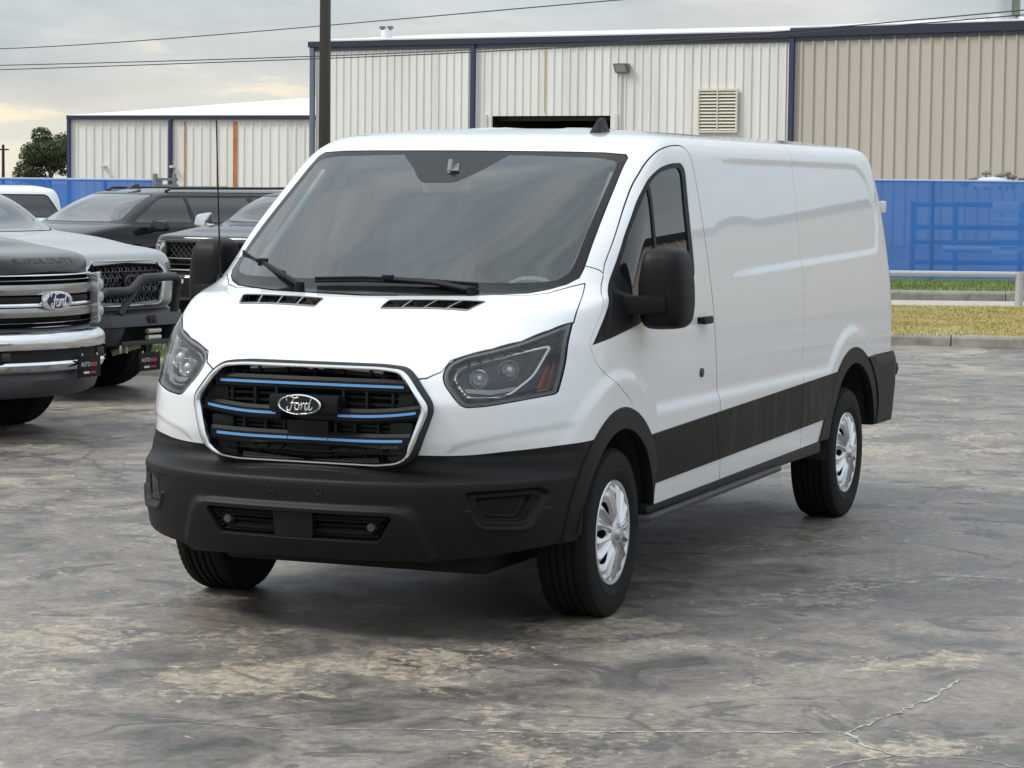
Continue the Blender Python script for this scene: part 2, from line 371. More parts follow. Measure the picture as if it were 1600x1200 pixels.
def xz(poly,lo=.45):
    poly=np.asarray(poly,float)
    return lambda V: np.maximum(sdpoly(V[:,[0,2]],poly),(lo-V[:,1]))
def yz(poly,xmin=.3,xmax=9):
    poly=np.asarray(poly,float)
    return lambda V: np.maximum(np.maximum(sdpoly(V[:,[1,2]],poly),xmin-V[:,0]),V[:,0]-xmax)
# ---------------------------------------------------------------- the white cargo van
def renorm(M):
    V,N,T=M; f=np.cross(V[T[:,1]]-V[T[:,0]],V[T[:,2]]-V[T[:,0]]); n=np.zeros_like(V)
    for k in range(3): np.add.at(n,T[:,k],f)
    n/=np.maximum(np.linalg.norm(n,axis=1,keepdims=True),1e-12)
    mid=np.abs(V[:,1])<1e-4; n[mid,1]=0; n/=np.maximum(np.linalg.norm(n,axis=1,keepdims=True),1e-12)
    return V,n,T
def pocket(M,depth,shrink=0):
    """floor set back by depth plus the walls up to the rim"""
    V,N,T=M; b=border(M); u,inv=np.unique(b,return_inverse=True); inv=inv.reshape(-1,2); k=len(V); m=len(u)
    F=V-N*depth; V2=np.concatenate([F,V[u]]); N2=np.concatenate([N,N[u]])
    W=[np.stack([b[:,0],inv[:,0]+k,inv[:,1]+k],1),np.stack([b[:,0],inv[:,1]+k,b[:,1]],1)]
    return V2,N2,np.concatenate([T]+W)
def both(name,M,mt,parent):
    a=put(name,M,mt,parent); b=put(name,mirr(M),mt,parent); return a,b
def thick(ob,d=.004):
    md=ob.modifiers.new('solid','SOLIDIFY'); md.thickness=d; md.offset=-1; return ob
def wheel_parts(parent,tyre_r=.356,rim_r=.215,width=.235,cap='van',name='wheel',loc=(0,0,0),side=1,steer=0,n=72,rubber=None):
    """wheel with its outer face towards +Y (side 1) or -Y"""
    w=bpy.data.objects.new(name,None); COL.objects.link(w); w.parent=parent; w.location=loc; w.rotation_euler=(0,0,steer+(0 if side>0 else math.pi)); w.empty_display_size=.2
    hw=width/2; r=tyre_r
    prof=[(rim_r-.01,-hw*.8),(rim_r+.02,-hw*.93),(r-.06,-hw),(r-.025,-hw*.96),(r-.006,-hw*.86),(r,-hw*.74)]
    tr=[]
    for g in (-.42,-.14,.14,.42): tr+=[(r,hw*(g-.06)),(r-.009,hw*(g-.05)),(r-.009,hw*(g+.05)),(r,hw*(g+.06))]
    prof+=tr+[(r,hw*.74),(r-.006,hw*.86),(r-.025,hw*.96),(r-.06,hw),(r-.085,hw*1.0),(r-.088,hw*1.015),(r-.10,hw*1.01),(rim_r+.02,hw*.93),(rim_r-.004,hw*.86)]
    V=[];F=[];m=len(prof)
    for j in range(n):
        for q in range(2):
            th=2*math.pi*(j+(.02 if q==0 else .62))/n
            for i,(rr,h) in enumerate(prof):
                V.append((rr*math.cos(th),h,rr*math.sin(th)))
    nn=2*n
    for j in range(nn):
        for i in range(m-1):
            a=j*m+i;b=((j+1)%nn)*m+i; F.append((a,b,b+1,a+1))
    tyreB=B(); tyreB.V=[tuple(v) for v in V]; tyreB.F=F
    t_=tyreB.build('tyre',rubber or RUBBER,w,angle=28)
    tb=B()
    for j in range(n):      # tread lugs on both shoulders
        th=2*math.pi*j/n
        for s in (-1,1):
            c,sn=math.cos(th),math.sin(th); rad=Vector((c,0,sn)); tan=Vector((-sn,0,c)); y0,y1=s*hw*.60,s*hw*.93
            tw=math.pi*r/n*.72
            A=[rad*(r-.02)+tan*tw+Vector((0,y0,0)),rad*(r-.02)-tan*tw+Vector((0,y0,0)),rad*(r-.05)-tan*tw+Vector((0,y1,0)),rad*(r-.05)+tan*tw+Vector((0,y1,0))]
            Bq=[rad*(r+.004)+tan*tw+Vector((0,y0,0)),rad*(r+.004)-tan*tw+Vector((0,y0,0)),rad*(r-.011)-tan*tw+Vector((0,y1,0)),rad*(r-.011)+tan*tw+Vector((0,y1,0))]
            tb.hexa(A+Bq)
    tb.build('tread',rubber or RUBBER,w,smooth=False)['kind']='stuff'
    if cap=='van':
        nr,nth=44,360; V=[];F=[]; Rr=rim_r+.004
        g=lambda x,c,s_: math.exp(-((x-c)/s_)**2)
        def hf(rn,th):
            d=abs((th*8/(2*math.pi))%1-.5)*2             # 0 in an opening, 1 in the middle of a spoke
            u=float(sstep(.24,.42,rn))*(1-float(sstep(.84,.96,rn)))
            h=.014+.022*(1-rn**2)+u*(.011*g(d,.52,.13)-.010*g(d,1,.26)-.014*g(d,0,.22))
            h-=.010*g(rn,.86,.07)*g(d,1,.20); h+=.006*(1-float(sstep(.20,.25,rn)))-.014*float(sstep(.93,1.0,rn))
            e=1-((rn-.60)/.215)**2
            return h,(e>0 and d<.30*math.sqrt(e)*(.55+.75*(rn-.38)/.4))
        hm=[[hf(i/nr,2*math.pi*j/nth+.31) for j in range(nth)] for i in range(nr+1)]
        for i in range(nr+1):
            for j in range(nth):
                th=2*math.pi*j/nth; rr=Rr*i/nr; V.append((rr*math.cos(th),hw*.74+hm[i][j][0],rr*math.sin(th)))
        for i in range(nr):
            for j in range(nth):
                q=(i*nth+j,i*nth+(j+1)%nth,(i+1)*nth+(j+1)%nth,(i+1)*nth+j)
                if sum(hm[a][b][1] for a,b in ((i,j),(i,(j+1)%nth),(i+1,(j+1)%nth),(i+1,j)))>=3: continue
                F.append((q[0],q[2],q[3]) if i==0 else q)
        hb=B(); hb.V=V; hb.F=F; o=hb.build('hub_cap',SILVER,w,angle=60); md=o.modifiers.new('solid','SOLIDIFY'); md.thickness=.008; md.offset=-1
        db=B(); db.lathe([(.0,0),(rim_r,0),(rim_r,.05)],40,frame((0,hw*.74-.045,0),(1,0,0),(0,0,1))); db.build('rim',DARK,w)
        rb_=B(); rb_.lathe([(rim_r-.012,.004),(rim_r-.008,.014),(rim_r+.004,.016),(rim_r+.010,.008),(rim_r+.010,-.01)],72,frame((0,hw*.80,0),(1,0,0),(0,0,-1))); rb_.build('rim_lip',SILVER,w)
        cb=B(); cb.lathe([(0,.022),(.028,.020),(.032,.0)],24,frame((0,hw*.74+.038,0),(1,0,0),(0,0,-1))); cb.build('centre_cap',SILVER,w)
    return w
def build_van():
    van=thing('cargo_van','white electric cargo van with black bumper and blue grille stripes, parked nearest in the middle','van')
    G=body_grid(); cur=grid_mesh(G)
    X=lambda V:V[:,0]
    Y=lambda V:V[:,1]
    Z=lambda V:V[:,2]
    zs=lambda V:pchip([-3.1,-.31],[.475,.425],X(V))
    _,cur=cut(cur,lambda V:np.maximum(Z(V)-zs(V),X(V)-.34))
    _,cur=cut(cur,lambda V:np.maximum(Z(V)-pchip([.0,.45,.7,.9,1.0],[.318,.322,.338,.37,.385],Y(V)),.30-X(V)))
    rf=lambda V:np.hypot(X(V)-.0,Z(V)-.36)
    rr=lambda V:np.hypot(X(V)+3.75,Z(V)-.36)
    ys=lambda V:.5-Y(V)
    _,cur=cut(cur,lambda V:np.maximum(rf(V)-.437,ys(V)),2)
    _,cur=cut(cur,lambda V:np.maximum(rr(V)-.493,ys(V)),2)
    fo=lambda V:.525-.075*(1-sstep(.45,.66,Z(V)))*(X(V)<0)
    flareF,cur,s1=cutgap(cur,lambda V:np.maximum(np.maximum(rf(V)-fo(V),ys(V)),Z(V)-1.0),.004)
    leg=[(-3.43,.80),(-3.17,.59),(-3.06,.44),(-3.4,.44)]
    def frear(V):
        ro=.578-.075*(1-sstep(.42,.62,Z(V)))*(X(V)<-3.75)
        return np.maximum(np.minimum(rr(V)-ro,sdpoly(V[:,[0,2]],leg)),ys(V))
    flareR,cur,s2=cutgap(cur,frear,.004)
    zj=lambda V:pchip([.30,.349,.539,.711,.841,.892,1.1],[.777,.775,.767,.754,.736,.736,.736],X(V))
    bump,cur,s3=cutgap(cur,lambda V:np.maximum(Z(V)-zj(V),.30-X(V)),.004)
    rb,cur,s4=cutgap(cur,lambda V:np.maximum(Z(V)-.868,X(V)+4.0),.004)
    clad,cur,s5=cutgap(cur,lambda V:np.maximum.reduce([Z(V)-pchip([-3.42,-.35],[.824,.740],X(V)),pchip([-3.2,-.43],[.586,.520],X(V))-Z(V),X(V)+.25,-3.45-X(V),ys(V)]),.003)
    # grille opening
    GR=[(.30,1.086),(.40,1.078),(.44,1.048),(.519,.945),(.523,.915),(.475,.769),(.452,.727),(.40,.70),(.31,.689)]
    half=lambda P,c0,c1:[(-.3,c0)]+list(P)+[(-.3,c1)]
    GP=half(roundpoly(GR,.03,3),1.088,.686)
    gf=yz([(a if a<0 else a-.006,b) for a,b in GP],.6)
    gp,cur=cut(cur,gf,2); gb,bump=cut(bump,gf,2)
    # lamps
    HLyz=roundpoly([(.900,1.255),(.849,1.224),(.775,1.184),(.687,1.155),(.592,1.130),(.545,1.10),(.536,1.06),(.552,1.02),(.602,.962),(.635,.930),(.72,.936),(.80,.953),(.913,.976),(.918,1.05),(.914,1.146)],[.006,.05,.05,.05,.05,.04,.03,.03,.03,.03,.05,.05,.012,.05,.05])
    hl,cur,s6=cutgap(cur,yz(HLyz,.25),.005,2)
    # glass
    WS=[(0.0,1.345),(.45,1.353),(.675,1.365),(.743,1.381),(.790,1.400),(.819,1.425),(.820,1.461),(.805,1.601),(.785,1.754),(.766,1.903),(.763,1.935),(.745,1.951),(.646,1.958),(.458,1.961),(.0,1.963)]
    ws,cur,s7=cutgap(cur,yz([(-.3,1.345)]+WS+[(-.3,1.963)],-1.2,.6),.004,2)
    WIN=roundpoly([(.255,1.157),(-.074,1.414),(-.152,1.474),(-.299,1.602),(-.502,1.748),(-.675,1.852),(-.80,1.894),(-.972,1.917),(-1.13,1.921),(-1.172,1.885),(-1.128,1.69),(-1.112,1.50),(-1.10,1.405),(-1.05,1.385),(-.55,1.285),(-.30,1.222)],[.0,.05,.05,.05,.05,.05,.06,.06,.04,.035,.08,.04,.03,.03,.08,.05])
    wf,cur=cut(cur,xz(WIN),2)
    DOOR=roundpoly([(-1.285,2.0),(-1.05,1.998),(-.86,1.972),(-.719,1.918),(-.566,1.825),(-.386,1.70),(-.226,1.578),(-.10,1.475),(-.06,1.43),(.275,1.17),(.24,1.08),(.05,.98),(-.148,.891),(-.148,.70),(-.30,.40),(-1.40,.40),(-1.345,.70),(-1.31,1.2)],[.10,.1,.1,.1,.1,.1,.1,.05,.03,.03,.06,.1,.1,.1,.0,.05,.1,.2])
    door,cur,s8=cutgap(cur,xz(DOOR),.005,1)
    HD=[(-.3,.43),(.0,.43),(.40,.37),(.67,.285),(.745,.215),(.80,.125),(.848,.045),(.886,.205),(.894,.245),(.9035,.318),(.849,.438),(.775,.566),(.687,.655),(.592,.724),(.548,.755),(.528,.80),(.48,.835),(.43,.852),(.40,.862),(-.3,.862)]
    HDp=np.array([(b,a) for a,b in HD])
    hood,cur,s9=cutgap(cur,lambda V:np.maximum(np.maximum(sdpoly(V[:,[0,1]],HDp),1.03-Z(V)),X(V)-1.2),.005,1)
    # other seams: cargo side joint, A-pillar joint
    seam=lambda V:np.maximum(np.maximum(np.abs(X(V)-pchip([.8,2.05],[-2.74,-2.98],Z(V)))-.002,ys(V)),Z(V)-2.035)
    sm,cur=cut(cur,seam,2,.02)
    ps=[(-.0,.80),(-.055,.86),(-.075,.93)]
    def seam2(V):
        e=np.abs(Z(V)-pchip([.79,.867,.92],[1.482,1.458,1.405],Y(V)))-.0018
        return np.maximum.reduce([e,X(V)-.02,-.16-X(V),.75-Y(V)])
    sm2,cur=cut(cur,seam2,2,.02)
    # ------------- painted shell
    put('body',joinm(cur,mirr(cur)),WHITE,van)
    VE=[]
    for a,b in ((0,.25),(.25,.5),(.5,.75),(.75,1)):
        q=[np.array(p) for p in ((.575,.146),(.534,.526),(.416,.564),(.479,.148))]
        lo=lambda t:q[0]+(q[1]-q[0])*t
        hi=lambda t:q[3]+(q[2]-q[3])*t
        VE.append((lo(a),lo(b),hi(b),hi(a)))
    VQ=roundpoly([(.575,.146),(.534,.526),(.416,.566),(.479,.148)],[.02,.02,.03,.02])
    vf=lambda V:np.maximum(sdpoly(V[:,[0,1]],VQ),1.2-Z(V))
    vent,hood2=cut(hood,vf,2)
    put('bonnet',joinm(flange(hood2),mirr(flange(hood2))),WHITE,van)
    def cells(V):
        d=np.full(len(V),9.)
        for i,c in enumerate(VE):
            c=np.array(c); m=c.mean(0); c2=m+(c-m)*np.array([.78,.93 if i in(1,2) else .90]); d=np.minimum(d,sdpoly(V[:,[0,1]],roundpoly(c2,.006,2)))
        return d
    vcell,vfr=cut(offs(vent,.0015),cells,2,.01)
    for sgn in (1,-1):
        fr=vfr if sgn>0 else mirr(vfr); cl=pocket(vcell,.012) if sgn>0 else mirr(pocket(vcell,.012))
        h=put('bonnet_vent',fr,GREYT,van); put('vent_mesh',cl,BLACKP,h)
    seals=[s for s in (s1,s2,s3,s4,s5,s6,s7,s8,s9,sm,sm2) if s is not None]
    sl=joinm(*[offs(s,-.006) for s in seals]); put('panel_seal',joinm(sl,mirr(sl)),SEAL,van)
    # ------------- doors
    df=flange(door)
    for sgn in (1,-1):
        q=(lambda M:M) if sgn>0 else mirr
        d=put('front_door',q(df),WHITE,van)
        # handle in its cup
        hb=B(); hb.box((-1.13,sgn*1.005,1.203),(.135,.022,.036),.010); hb.box((-1.08,sgn*.988,1.203),(.03,.03,.03),.006); hb.box((-1.18,sgn*.988,1.203),(.03,.03,.03),.006); hb.build('door_handle',BLACKP,d)
        lb=B(); lb.lathe([(0,.014),(.02,.013),(.024,.0)],20,frame((-1.10,sgn*.985,.964),(1,0,0),(0,0,1) if sgn<0 else (0,0,-1))); lb.build('lock_cap',BLACKG,d)
        # window: black surround, two panes, sail with mirror
        DIV=[(-.672,1.90),(-.648,1.90),(-.548,1.27),(-.578,1.27)]
        inner=roundpoly([(-.165,1.452),(-.322,1.594),(-.516,1.730),(-.69,1.836),(-.81,1.874),(-.972,1.895),(-1.09,1.898),(-1.118,1.87),(-1.077,1.69),(-1.063,1.50),(-1.055,1.425),(-.55,1.318),(-.30,1.262)],[.03,.05,.05,.05,.05,.05,.04,.03,.05,.05,.03,.05,.05])
        pane=lambda V:np.maximum(sdpoly(V[:,[0,2]],inner),-sdpoly(V[:,[0,2]],DIV))
        gl,frm=cut(offs(wf,-.004),pane,2)
        put('window_frame',q(flange(frm,.02)),BLACKP,d)
        put('side_window',q(offs(gl,-.006)),SIDEG if sgn>0 else glass('clear_side_glass',(.68,.74,.70)),d)
    # ------------- windscreen
    FI=[(-.3,1.398),(.0,1.400),(.60,1.404),(.70,1.408),(.752,1.418),(.777,1.440),(.781,1.494),(.738,1.903),(.722,1.920),(.646,1.934),(.3,1.943),(-.3,1.944)]
    wsf=joinm(ws,mirr(ws)); FIf=roundpoly([p for p in FI if p[0]>0.01]+[(-a,b) for a,b in FI[::-1] if a>.01],[.03]*18 if False else .03,3)
    BLK=roundpoly([(-.33,1.97),(-.314,1.945),(-.20,1.875),(-.166,1.848),(-.115,1.814),(.045,1.816),(.12,1.862),(.213,1.945),(.23,1.97)],.03,3)
    clear=lambda V:np.maximum(sdpoly(V[:,[1,2]],FIf),-sdpoly(V[:,[1,2]],BLK))
    gl,fr=cut(wsf,clear,2)
    w=put('windscreen',gl,WSG,van); put('frit_band',fr,FRIT,w)
    sb=B(); sb.hexa([(-.50,-.03,1.872),(-.50,.03,1.872),(-.56,.005,1.905),(-.56,-.0,1.905)]+[(-.52,-.03,1.852),(-.52,.03,1.852),(-.58,.005,1.885),(-.58,-.0,1.885)]); sb.build('camera_window',GREYT,w)
    # ------------- black plastic
    ff=flange(offs(flareF,.007),.05); both('wheel_arch_trim',ff,BLACKP,van)
    both('wheel_arch_trim',flange(offs(flareR,.007),.05),BLACKP,van)
    CL=offs(clad,.006)
    a,b_,g1=cutgap(CL,lambda V:X(V)-pchip([.5,.8],[-2.70,-2.72],Z(V)),.006)   # a: rear piece
    b1,c1,g2=cutgap(b_,lambda V:X(V)-pchip([.5,.8],[-1.355,-1.235],Z(V)),.006)
    b2,c2,g3=cutgap(c1,lambda V:X(V)-pchip([.5,.8],[-1.275,-1.165],Z(V)),.004)
    CLM=dirty_plastic()
    for m_ in (a,b1,b2,c2): both('side_cladding',flange(m_,.01),CLM,van)
    both('cladding_seam',offs(joinm(g1,g2,g3),-.006),SEAL,van)
    both('rear_bumper',flange(offs(rb,.014),.03),BLACKP,van)
    ob=B()
    for sgn in (1,-1): ob.box((-4.82,sgn*.925,.755),(.13,.12,.09),.04)
    ob.box((-4.86,0,.60),(.10,1.7,.16),.03); ob.build('rear_step',BLACKP,van)
    # front bumper: openings, pockets, valance
    OPEN=[(-.3,.507),(.405,.507),(.412,.49),(.36,.408),(.345,.396),(-.3,.396)]
    op,bump=cut(bump,yz(OPEN,.6),2)
    FOG=roundpoly([(.674,.600),(.722,.468),(.872,.459),(.925,.585),(.905,.612)],[.02,.03,.03,.02,.02])
    fd=lambda V:sdpoly(V[:,[1,2]],FOG)+np.where(V[:,0]<.35,1,0)
    for l in range(2): 
        d=fd(bump[0])[bump[2]]; bump=refine(bump,(d.min(1)<.03)&(d.max(1)<.12))
    V,N,T=bump; sd=sdpoly(V[:,[1,2]],FOG)
    dep=.022*(1-sstep(-.012,.004,sd))+.026*(1-sstep(-.038,-.026,sd))
    lip=-.008*np.exp(-((sd-.012)/.012)**2)*(V[:,2]<.53)
    VAL=[(-.3,.535),(.40,.535),(.475,.528),(.50,.50),(.60,.25),(-.3,.25)]
    sv=sdpoly(V[:,[1,2]],VAL); proud=.022*(1-sstep(-.016,.010,sv))
    V=V-N*(dep+lip)[:,None]; V[:,0]+=proud*(V[:,0]>.5)
    bump=renorm((V,N,T)); FOGI=np.array([(.725,.565),(.752,.497),(.858,.492),(.893,.565),(.88,.582)])
    fogc,bump=cut(bump,lambda V:sdpoly(V[:,[1,2]],roundpoly(FOGI,.015))+np.where(V[:,0]<.35,1,0),2)
    fb=put('front_bumper',joinm(flange(bump,.03),mirr(flange(bump,.03))),BLACKP,van)
    both('fog_cover',offs(fogc,-.006),BLACKP,fb)
    bk=pocket(op,.09); put('lower_intake',joinm(bk,mirr(bk)),DARK,fb)
    for sgn in (1,-1): lb=B(); lb.tube([(.985,sgn*.085,.452),(.98,sgn*.25,.455),(.965,sgn*.36,.457)],.008,8); lb.build('intake_bar',BLACKP,fb)
    cb=B(); cb.hexa([(1.03,-.105,.512),(1.03,.075,.512),(1.025,.075,.39),(1.025,-.095,.39),(.95,-.105,.512),(.95,.075,.512),(.95,.075,.39),(.95,-.095,.39)],.006); cb.build('intake_block',BLACKP,fb)
    for y in (-.32,.32):
        s_=B(); s_.lathe([(0,.012),(.016,.011),(.019,0),(.02,-.03)],20,frame((.995,y,.456),(0,1,0),(0,0,1))); s_.build('parking_sensor',mat('sensor_grey',(.06,.061,.063),.5),fb)
    for y in (-.103,.103):
        s_=B(); s_.lathe([(0,.000),(.008,.001),(.010,.006),(.016,.006),(.017,-.01)],18,frame((1.03,y,.593),(0,1,0),(0,0,1))); s_.build('plate_bolt',BLACKG,fb)
    # under-bumper scoop
    ub=B(); ub.hexa([(.93,-.58,.335),(.93,.58,.335),(.86,.55,.292),(.86,-.55,.292),(.55,-.60,.36),(.55,.60,.36),(.55,.58,.28),(.55,-.58,.28)],.01); ub.build('air_deflector',BLACKP,fb)
    # ------------- grille
    gr=bpy.data.objects.new('grille',None); COL.objects.link(gr); gr.parent=van
    def gx(y,z): return float(pchip([.66,.70,.78,.93,1.02,1.09],[.918,.922,.945,.958,.93,.885],z))-.16*y*y*math.exp(-((z-.93)/.11)**2)
    gpk=pocket(gp,.085); parts=[gpk,mirr(gpk)]
    if gb is not None: q=pocket(gb,.085); parts+=[q,mirr(q)]
    put('grille_backing',joinm(*parts),mat('grille_back',(.012,.012,.0125),.6),gr)
    OUT=np.array(roundpoly(list(GR)+[(-a,b) for a,b in GR[::-1]],.03,4))
    # even spacing round the loop
    lp=np.concatenate([OUT,OUT[:1]]); lp=resample(lp,181)[:-1]
    tg=np.roll(lp,-2,0)-np.roll(lp,2,0); nrm=np.stack([tg[:,1],-tg[:,0]],1); nrm/=np.linalg.norm(nrm,axis=1,keepdims=True)
    cen=lp.mean(0); 
    if ((lp-cen)*nrm).sum()<0: nrm=-nrm
    wd_=.015+.016*np.clip(np.abs(nrm[:,0]),0,1)**1.5
    V=[];F=[];prof=[(0,-.06),(0,.004),(.18,.012),(.55,.014),(.9,.006),(1.0,-.004),(1.0,-.03)]   # leans back at the top, forward at the foot
    for i,(p,nv,w_) in enumerate(zip(lp,nrm,wd_)):
        for a_,h in prof: q=p-nv*w_*a_; V.append((gx(*q)+h+(-nv[1]*(.5-a_)*.007 if h>-.02 else 0),q[0],q[1]))
    m=len(prof);n=len(lp)
    for i in range(n):
        for j in range(m-1): F.append((i*m+j,((i+1)%n)*m+j,((i+1)%n)*m+j+1,i*m+j+1))
    cb=B(); cb.V=V; cb.F=F; cb.build('chrome_surround',CHROME,gr,angle=50)
    # black gasket round it
    gk=B(); gk.V=[];gk.F=[]
    for i,(p,nv) in enumerate(zip(lp,nrm)):
        for a_,h in ((.008,-.05),(.008,-.006),(-.001,-.002),(-.001,-.05)): q=p+nv*a_; gk.V.append((gx(*p)+h,q[0],q[1]))
    for i in range(n):
        for j in range(3): gk.F.append((i*4+j,((i+1)%n)*4+j,((i+1)%n)*4+j+1,i*4+j+1))
    gk.build('grille_gasket',SEAL,gr,angle=50)
    def bar(y0,y1,z0,rise,name,hh,dd,mt,x0,par,nseg=24,ends=True):
        b=B(); pr=[(-dd,-hh*.4),(-.012,-hh*.5),(0,-hh*.28),(0,hh*.28),(-.012,hh*.5),(-dd,hh*.4)]
        ysq=np.linspace(y0,y1,nseg+1)
        for y in ysq:
            z=z0+rise*max(0,(abs(y)-.2)/.27)**2
            for px,pz in pr: b.V.append((gx(y,z)+x0+px,y,z+pz))
        for i in range(nseg):
            for j in range(6): b.F.append((i*6+j,(i+1)*6+j,(i+1)*6+(j+1)%6,i*6+(j+1)%6))
        b.F.append(tuple(range(6))); b.F.append(tuple(nseg*6+k for k in range(6))[::-1])
        return b.build(name,mt,par,angle=40)
    for (y0,y1,z0,ri,e) in ((-.435,.435,1.006,0,.025),(-.485,-.118,.885,.022,.02),(.118,.485,.885,.022,.02),(-.445,.445,.787,.010,.03)):
        o=bar(y0,y1,z0,ri,'grille_bar',.060,.06,BLACKP,-.022,gr)
        if abs(y0+y1)<.01 and z0<.9:
            for u,v in ((-.415,-.092),(-.088,.088),(.092,.415)): bar(u,v,z0+.001,ri,'blue_strip',.0165,.02,BLUE,-.018,o)
        else:
            bar(y0+e,y1-e,z0+.001,ri,'blue_strip',.0165,.02,BLUE,-.018,o)
    rows=((1.033,1.072,(-.37,-.25,-.125,0,.125,.25,.37)),(.915,.978,(-.43,-.36,-.25,-.15,.15,.25,.36,.43)),(.815,.858,(-.40,-.30,-.20,-.115,.115,.20,.30,.40)),(.712,.762,(-.36,-.24,-.11,.11,.24,.36)))
    for z0,z1,ysr in rows:
        for y in ysr:
            zc=(z0+z1)/2; x=gx(y,zc)-.05; f=B(); f.box((x-.03,y,zc),(.075,.012,z1-z0+.02),.002); f.build('grille_fin',BLACKP,gr)
        f=B(); 
        for zz in (z0*.72+z1*.28,z0*.28+z1*.72):
            f.box((gx(0,zz)-.085,0,zz),(.03,.80 if z0>.8 else .56,.010))
        f.build('grille_slat',BLACKP,gr)
    for s_ in (-1,1):       # blanking plates at the ends of each row
        for zc,yc,h_ in ((.945,.43,.06),(.835,.40,.045),(.735,.385,.045)):
            f=B(); f.box((gx(yc,zc)-.065,s_*yc,zc),(.05,.10,h_+.02),.008); f.build('grille_blank',BLACKP,gr)
    f=B(); f.hexa([(.932,-.095,.862),(.932,.092,.862),(.908,.09,.715),(.908,-.09,.715),(.88,-.095,.862),(.88,.092,.862),(.86,.09,.712),(.86,-.09,.712)],.006); f.build('sensor_cover',BLACKP,gr)
    f=B(); f.box((.945,0,.928),(.05,.31,.075),.015); f.build('emblem_plinth',BLACKP,gr)
    # oval emblem with script
    em=B(); E=[(.098*math.cos(t),.0425*math.sin(t)) for t in np.linspace(0,2*math.pi,49)[:-1]]
    em.prism([(a,b) for a,b in E],.014,frame((.972,-.008,.928),(0,1,0),(0,0,1))); emb=em.build('emblem',BLACKG,gr)
    rg=B()
    for k,(s1_,s2_,h) in enumerate(((1,1,0),(.99,.98,.016),(.94,.88,.020),(.885,.80,.0165),(.885,.80,.012))):
        for a,b in E: rg.V.append((.972+h,-.008+a*s1_,.928+b*s2_))
    for k in range(4):
        for i in range(48): rg.F.append((k*48+i,k*48+(i+1)%48,(k+1)*48+(i+1)%48,(k+1)*48+i))
    rg.build('emblem_rim',CHROME,emb,angle=60)
    script(emb,frame((.9865,-.008,.928),(0,1,0),(0,0,1)),.118,CHROME)
    # ------------- headlamps
    for sgn in (1,-1):
        q=(lambda M:M) if sgn>0 else mirr
        lamp=put('headlight',q(pocket(offs(hl,-.003),.036)),LAMPIN,van)
        put('lens',q(offs(hl,.0015)),LENS,lamp)
        def sub(name,poly,depth,mt,h=.0):
            fn=lambda V:np.maximum(sdpoly(V[:,[1,2]],poly),.2-X(V))
            p,_=cut(offs(hl,-depth),fn,2,.02)
            if p is not None:
                ob_=put(name,q(flange(p,.025)),mt,lamp)
        def ringpoly(poly,wdt,name,depth,mt):
            fn=lambda V:np.maximum(np.abs(sdpoly(V[:,[1,2]],poly)+wdt/2)-wdt/2,.2-X(V))
            p,_=cut(offs(hl,-depth),fn,2,.02); put(name,q(flange(p,.02)),mt,lamp)
        ringpoly(HLyz,.014,'lamp_bezel',.005,GREYT)
        INN=roundpoly([(.865,1.17),(.78,1.145),(.69,1.118),(.60,1.095),(.572,1.07),(.572,1.035),(.635,.962),(.72,.962),(.775,.975),(.835,1.045)],.025,4)
        ringpoly(INN,.006,'daytime_strip',.020,mat('lamp_silver',(.75,.76,.76),.2,.6))
        sub('turn_signal',[(.862,1.09),(.900,1.10),(.905,.995),(.845,.985)],.028,mat('amber_lamp',(.42,.085,.035),.25))
        sub('reflector_step',[(.628,.985),(.71,.978),(.775,.992),(.79,1.008),(.72,.995),(.615,1.0)],.030,mat('lamp_step',(.35,.37,.38),.3,.3))
        for (cy,cz,r_,dd) in ((.668,1.055,.036,.040),(.765,1.085,.040,.045)):
            # bowl and lens of each projector sit on the pocket's floor
            k=((hl[0][:,1]-cy)**2+(hl[0][:,2]-cz)**2).argmin(); P_=hl[0][k]-hl[1][k]*dd; ax=Vector((.93,.32,.12)).normalized()
            P_=Vector((P_[0],P_[1]*sgn,P_[2])); ax=Vector((ax.x,ax.y*sgn,ax.z)); m_=frame(P_,ax.orthogonal(),ax.cross(ax.orthogonal()))
            pb=B(); pb.lathe([(r_*.82,.005),(r_,.03),(r_*1.08,.026),(r_*1.1,-.01)],28,m_); o=pb.build('projector_ring',mat('lamp_silver',(.75,.76,.76),.2,.6),lamp)
            pb=B(); pb.lathe([(0,.030),(r_*.4,.026),(r_*.7,.014),(r_*.85,.0)],24,m_); pb.build('projector_lens',LENSBALL,lamp)
            if cy<.7:
                pb=B(); pb.lathe([(0,-.012),(r_*.5,-.008),(r_*.95,.012)],24,m_); pb.build('projector_bowl',CHROME,lamp)
    # ------------- mirrors
    MO=roundpoly([(.985,1.40),(1.006,1.53),(1.035,1.551),(1.129,1.552),(1.165,1.540),(1.18,1.49),(1.192,1.40),(1.196,1.31),(1.188,1.238),(1.16,1.208),(1.09,1.202),(1.02,1.203),(.998,1.235),(.99,1.29)],.03,3)
    MO=resample(np.concatenate([MO,MO[:1]]),61)[:-1]
    for sgn in (1,-1):
        mb=B(); c=MO.mean(0)
        lv=((-.365,.90),(-.37,.97),(-.355,1.0),(-.28,1.0),(-.235,.965),(-.205,.88),(-.188,.72),(-.18,.45),(-.178,.15))
        for x,s_ in lv:
            for p in MO: q=c+(p-c)*s_; mb.V.append((x-.10*(q[0]-1.09),sgn*q[0],q[1]))
        n=len(MO)
        for k in range(len(lv)-1):
            for i in range(n): mb.F.append((k*n+i,k*n+(i+1)%n,(k+1)*n+(i+1)%n,(k+1)*n+i))
        mb.F.append(tuple((len(lv)-1)*n+i for i in range(n)))
        mir=mb.build('wing_mirror',BLACKP,van,angle=45)
        gm=B()
        for p in MO: q=c+(p-c)*.90; gm.V.append((-.362-.10*(q[0]-1.09),sgn*q[0],q[1]))
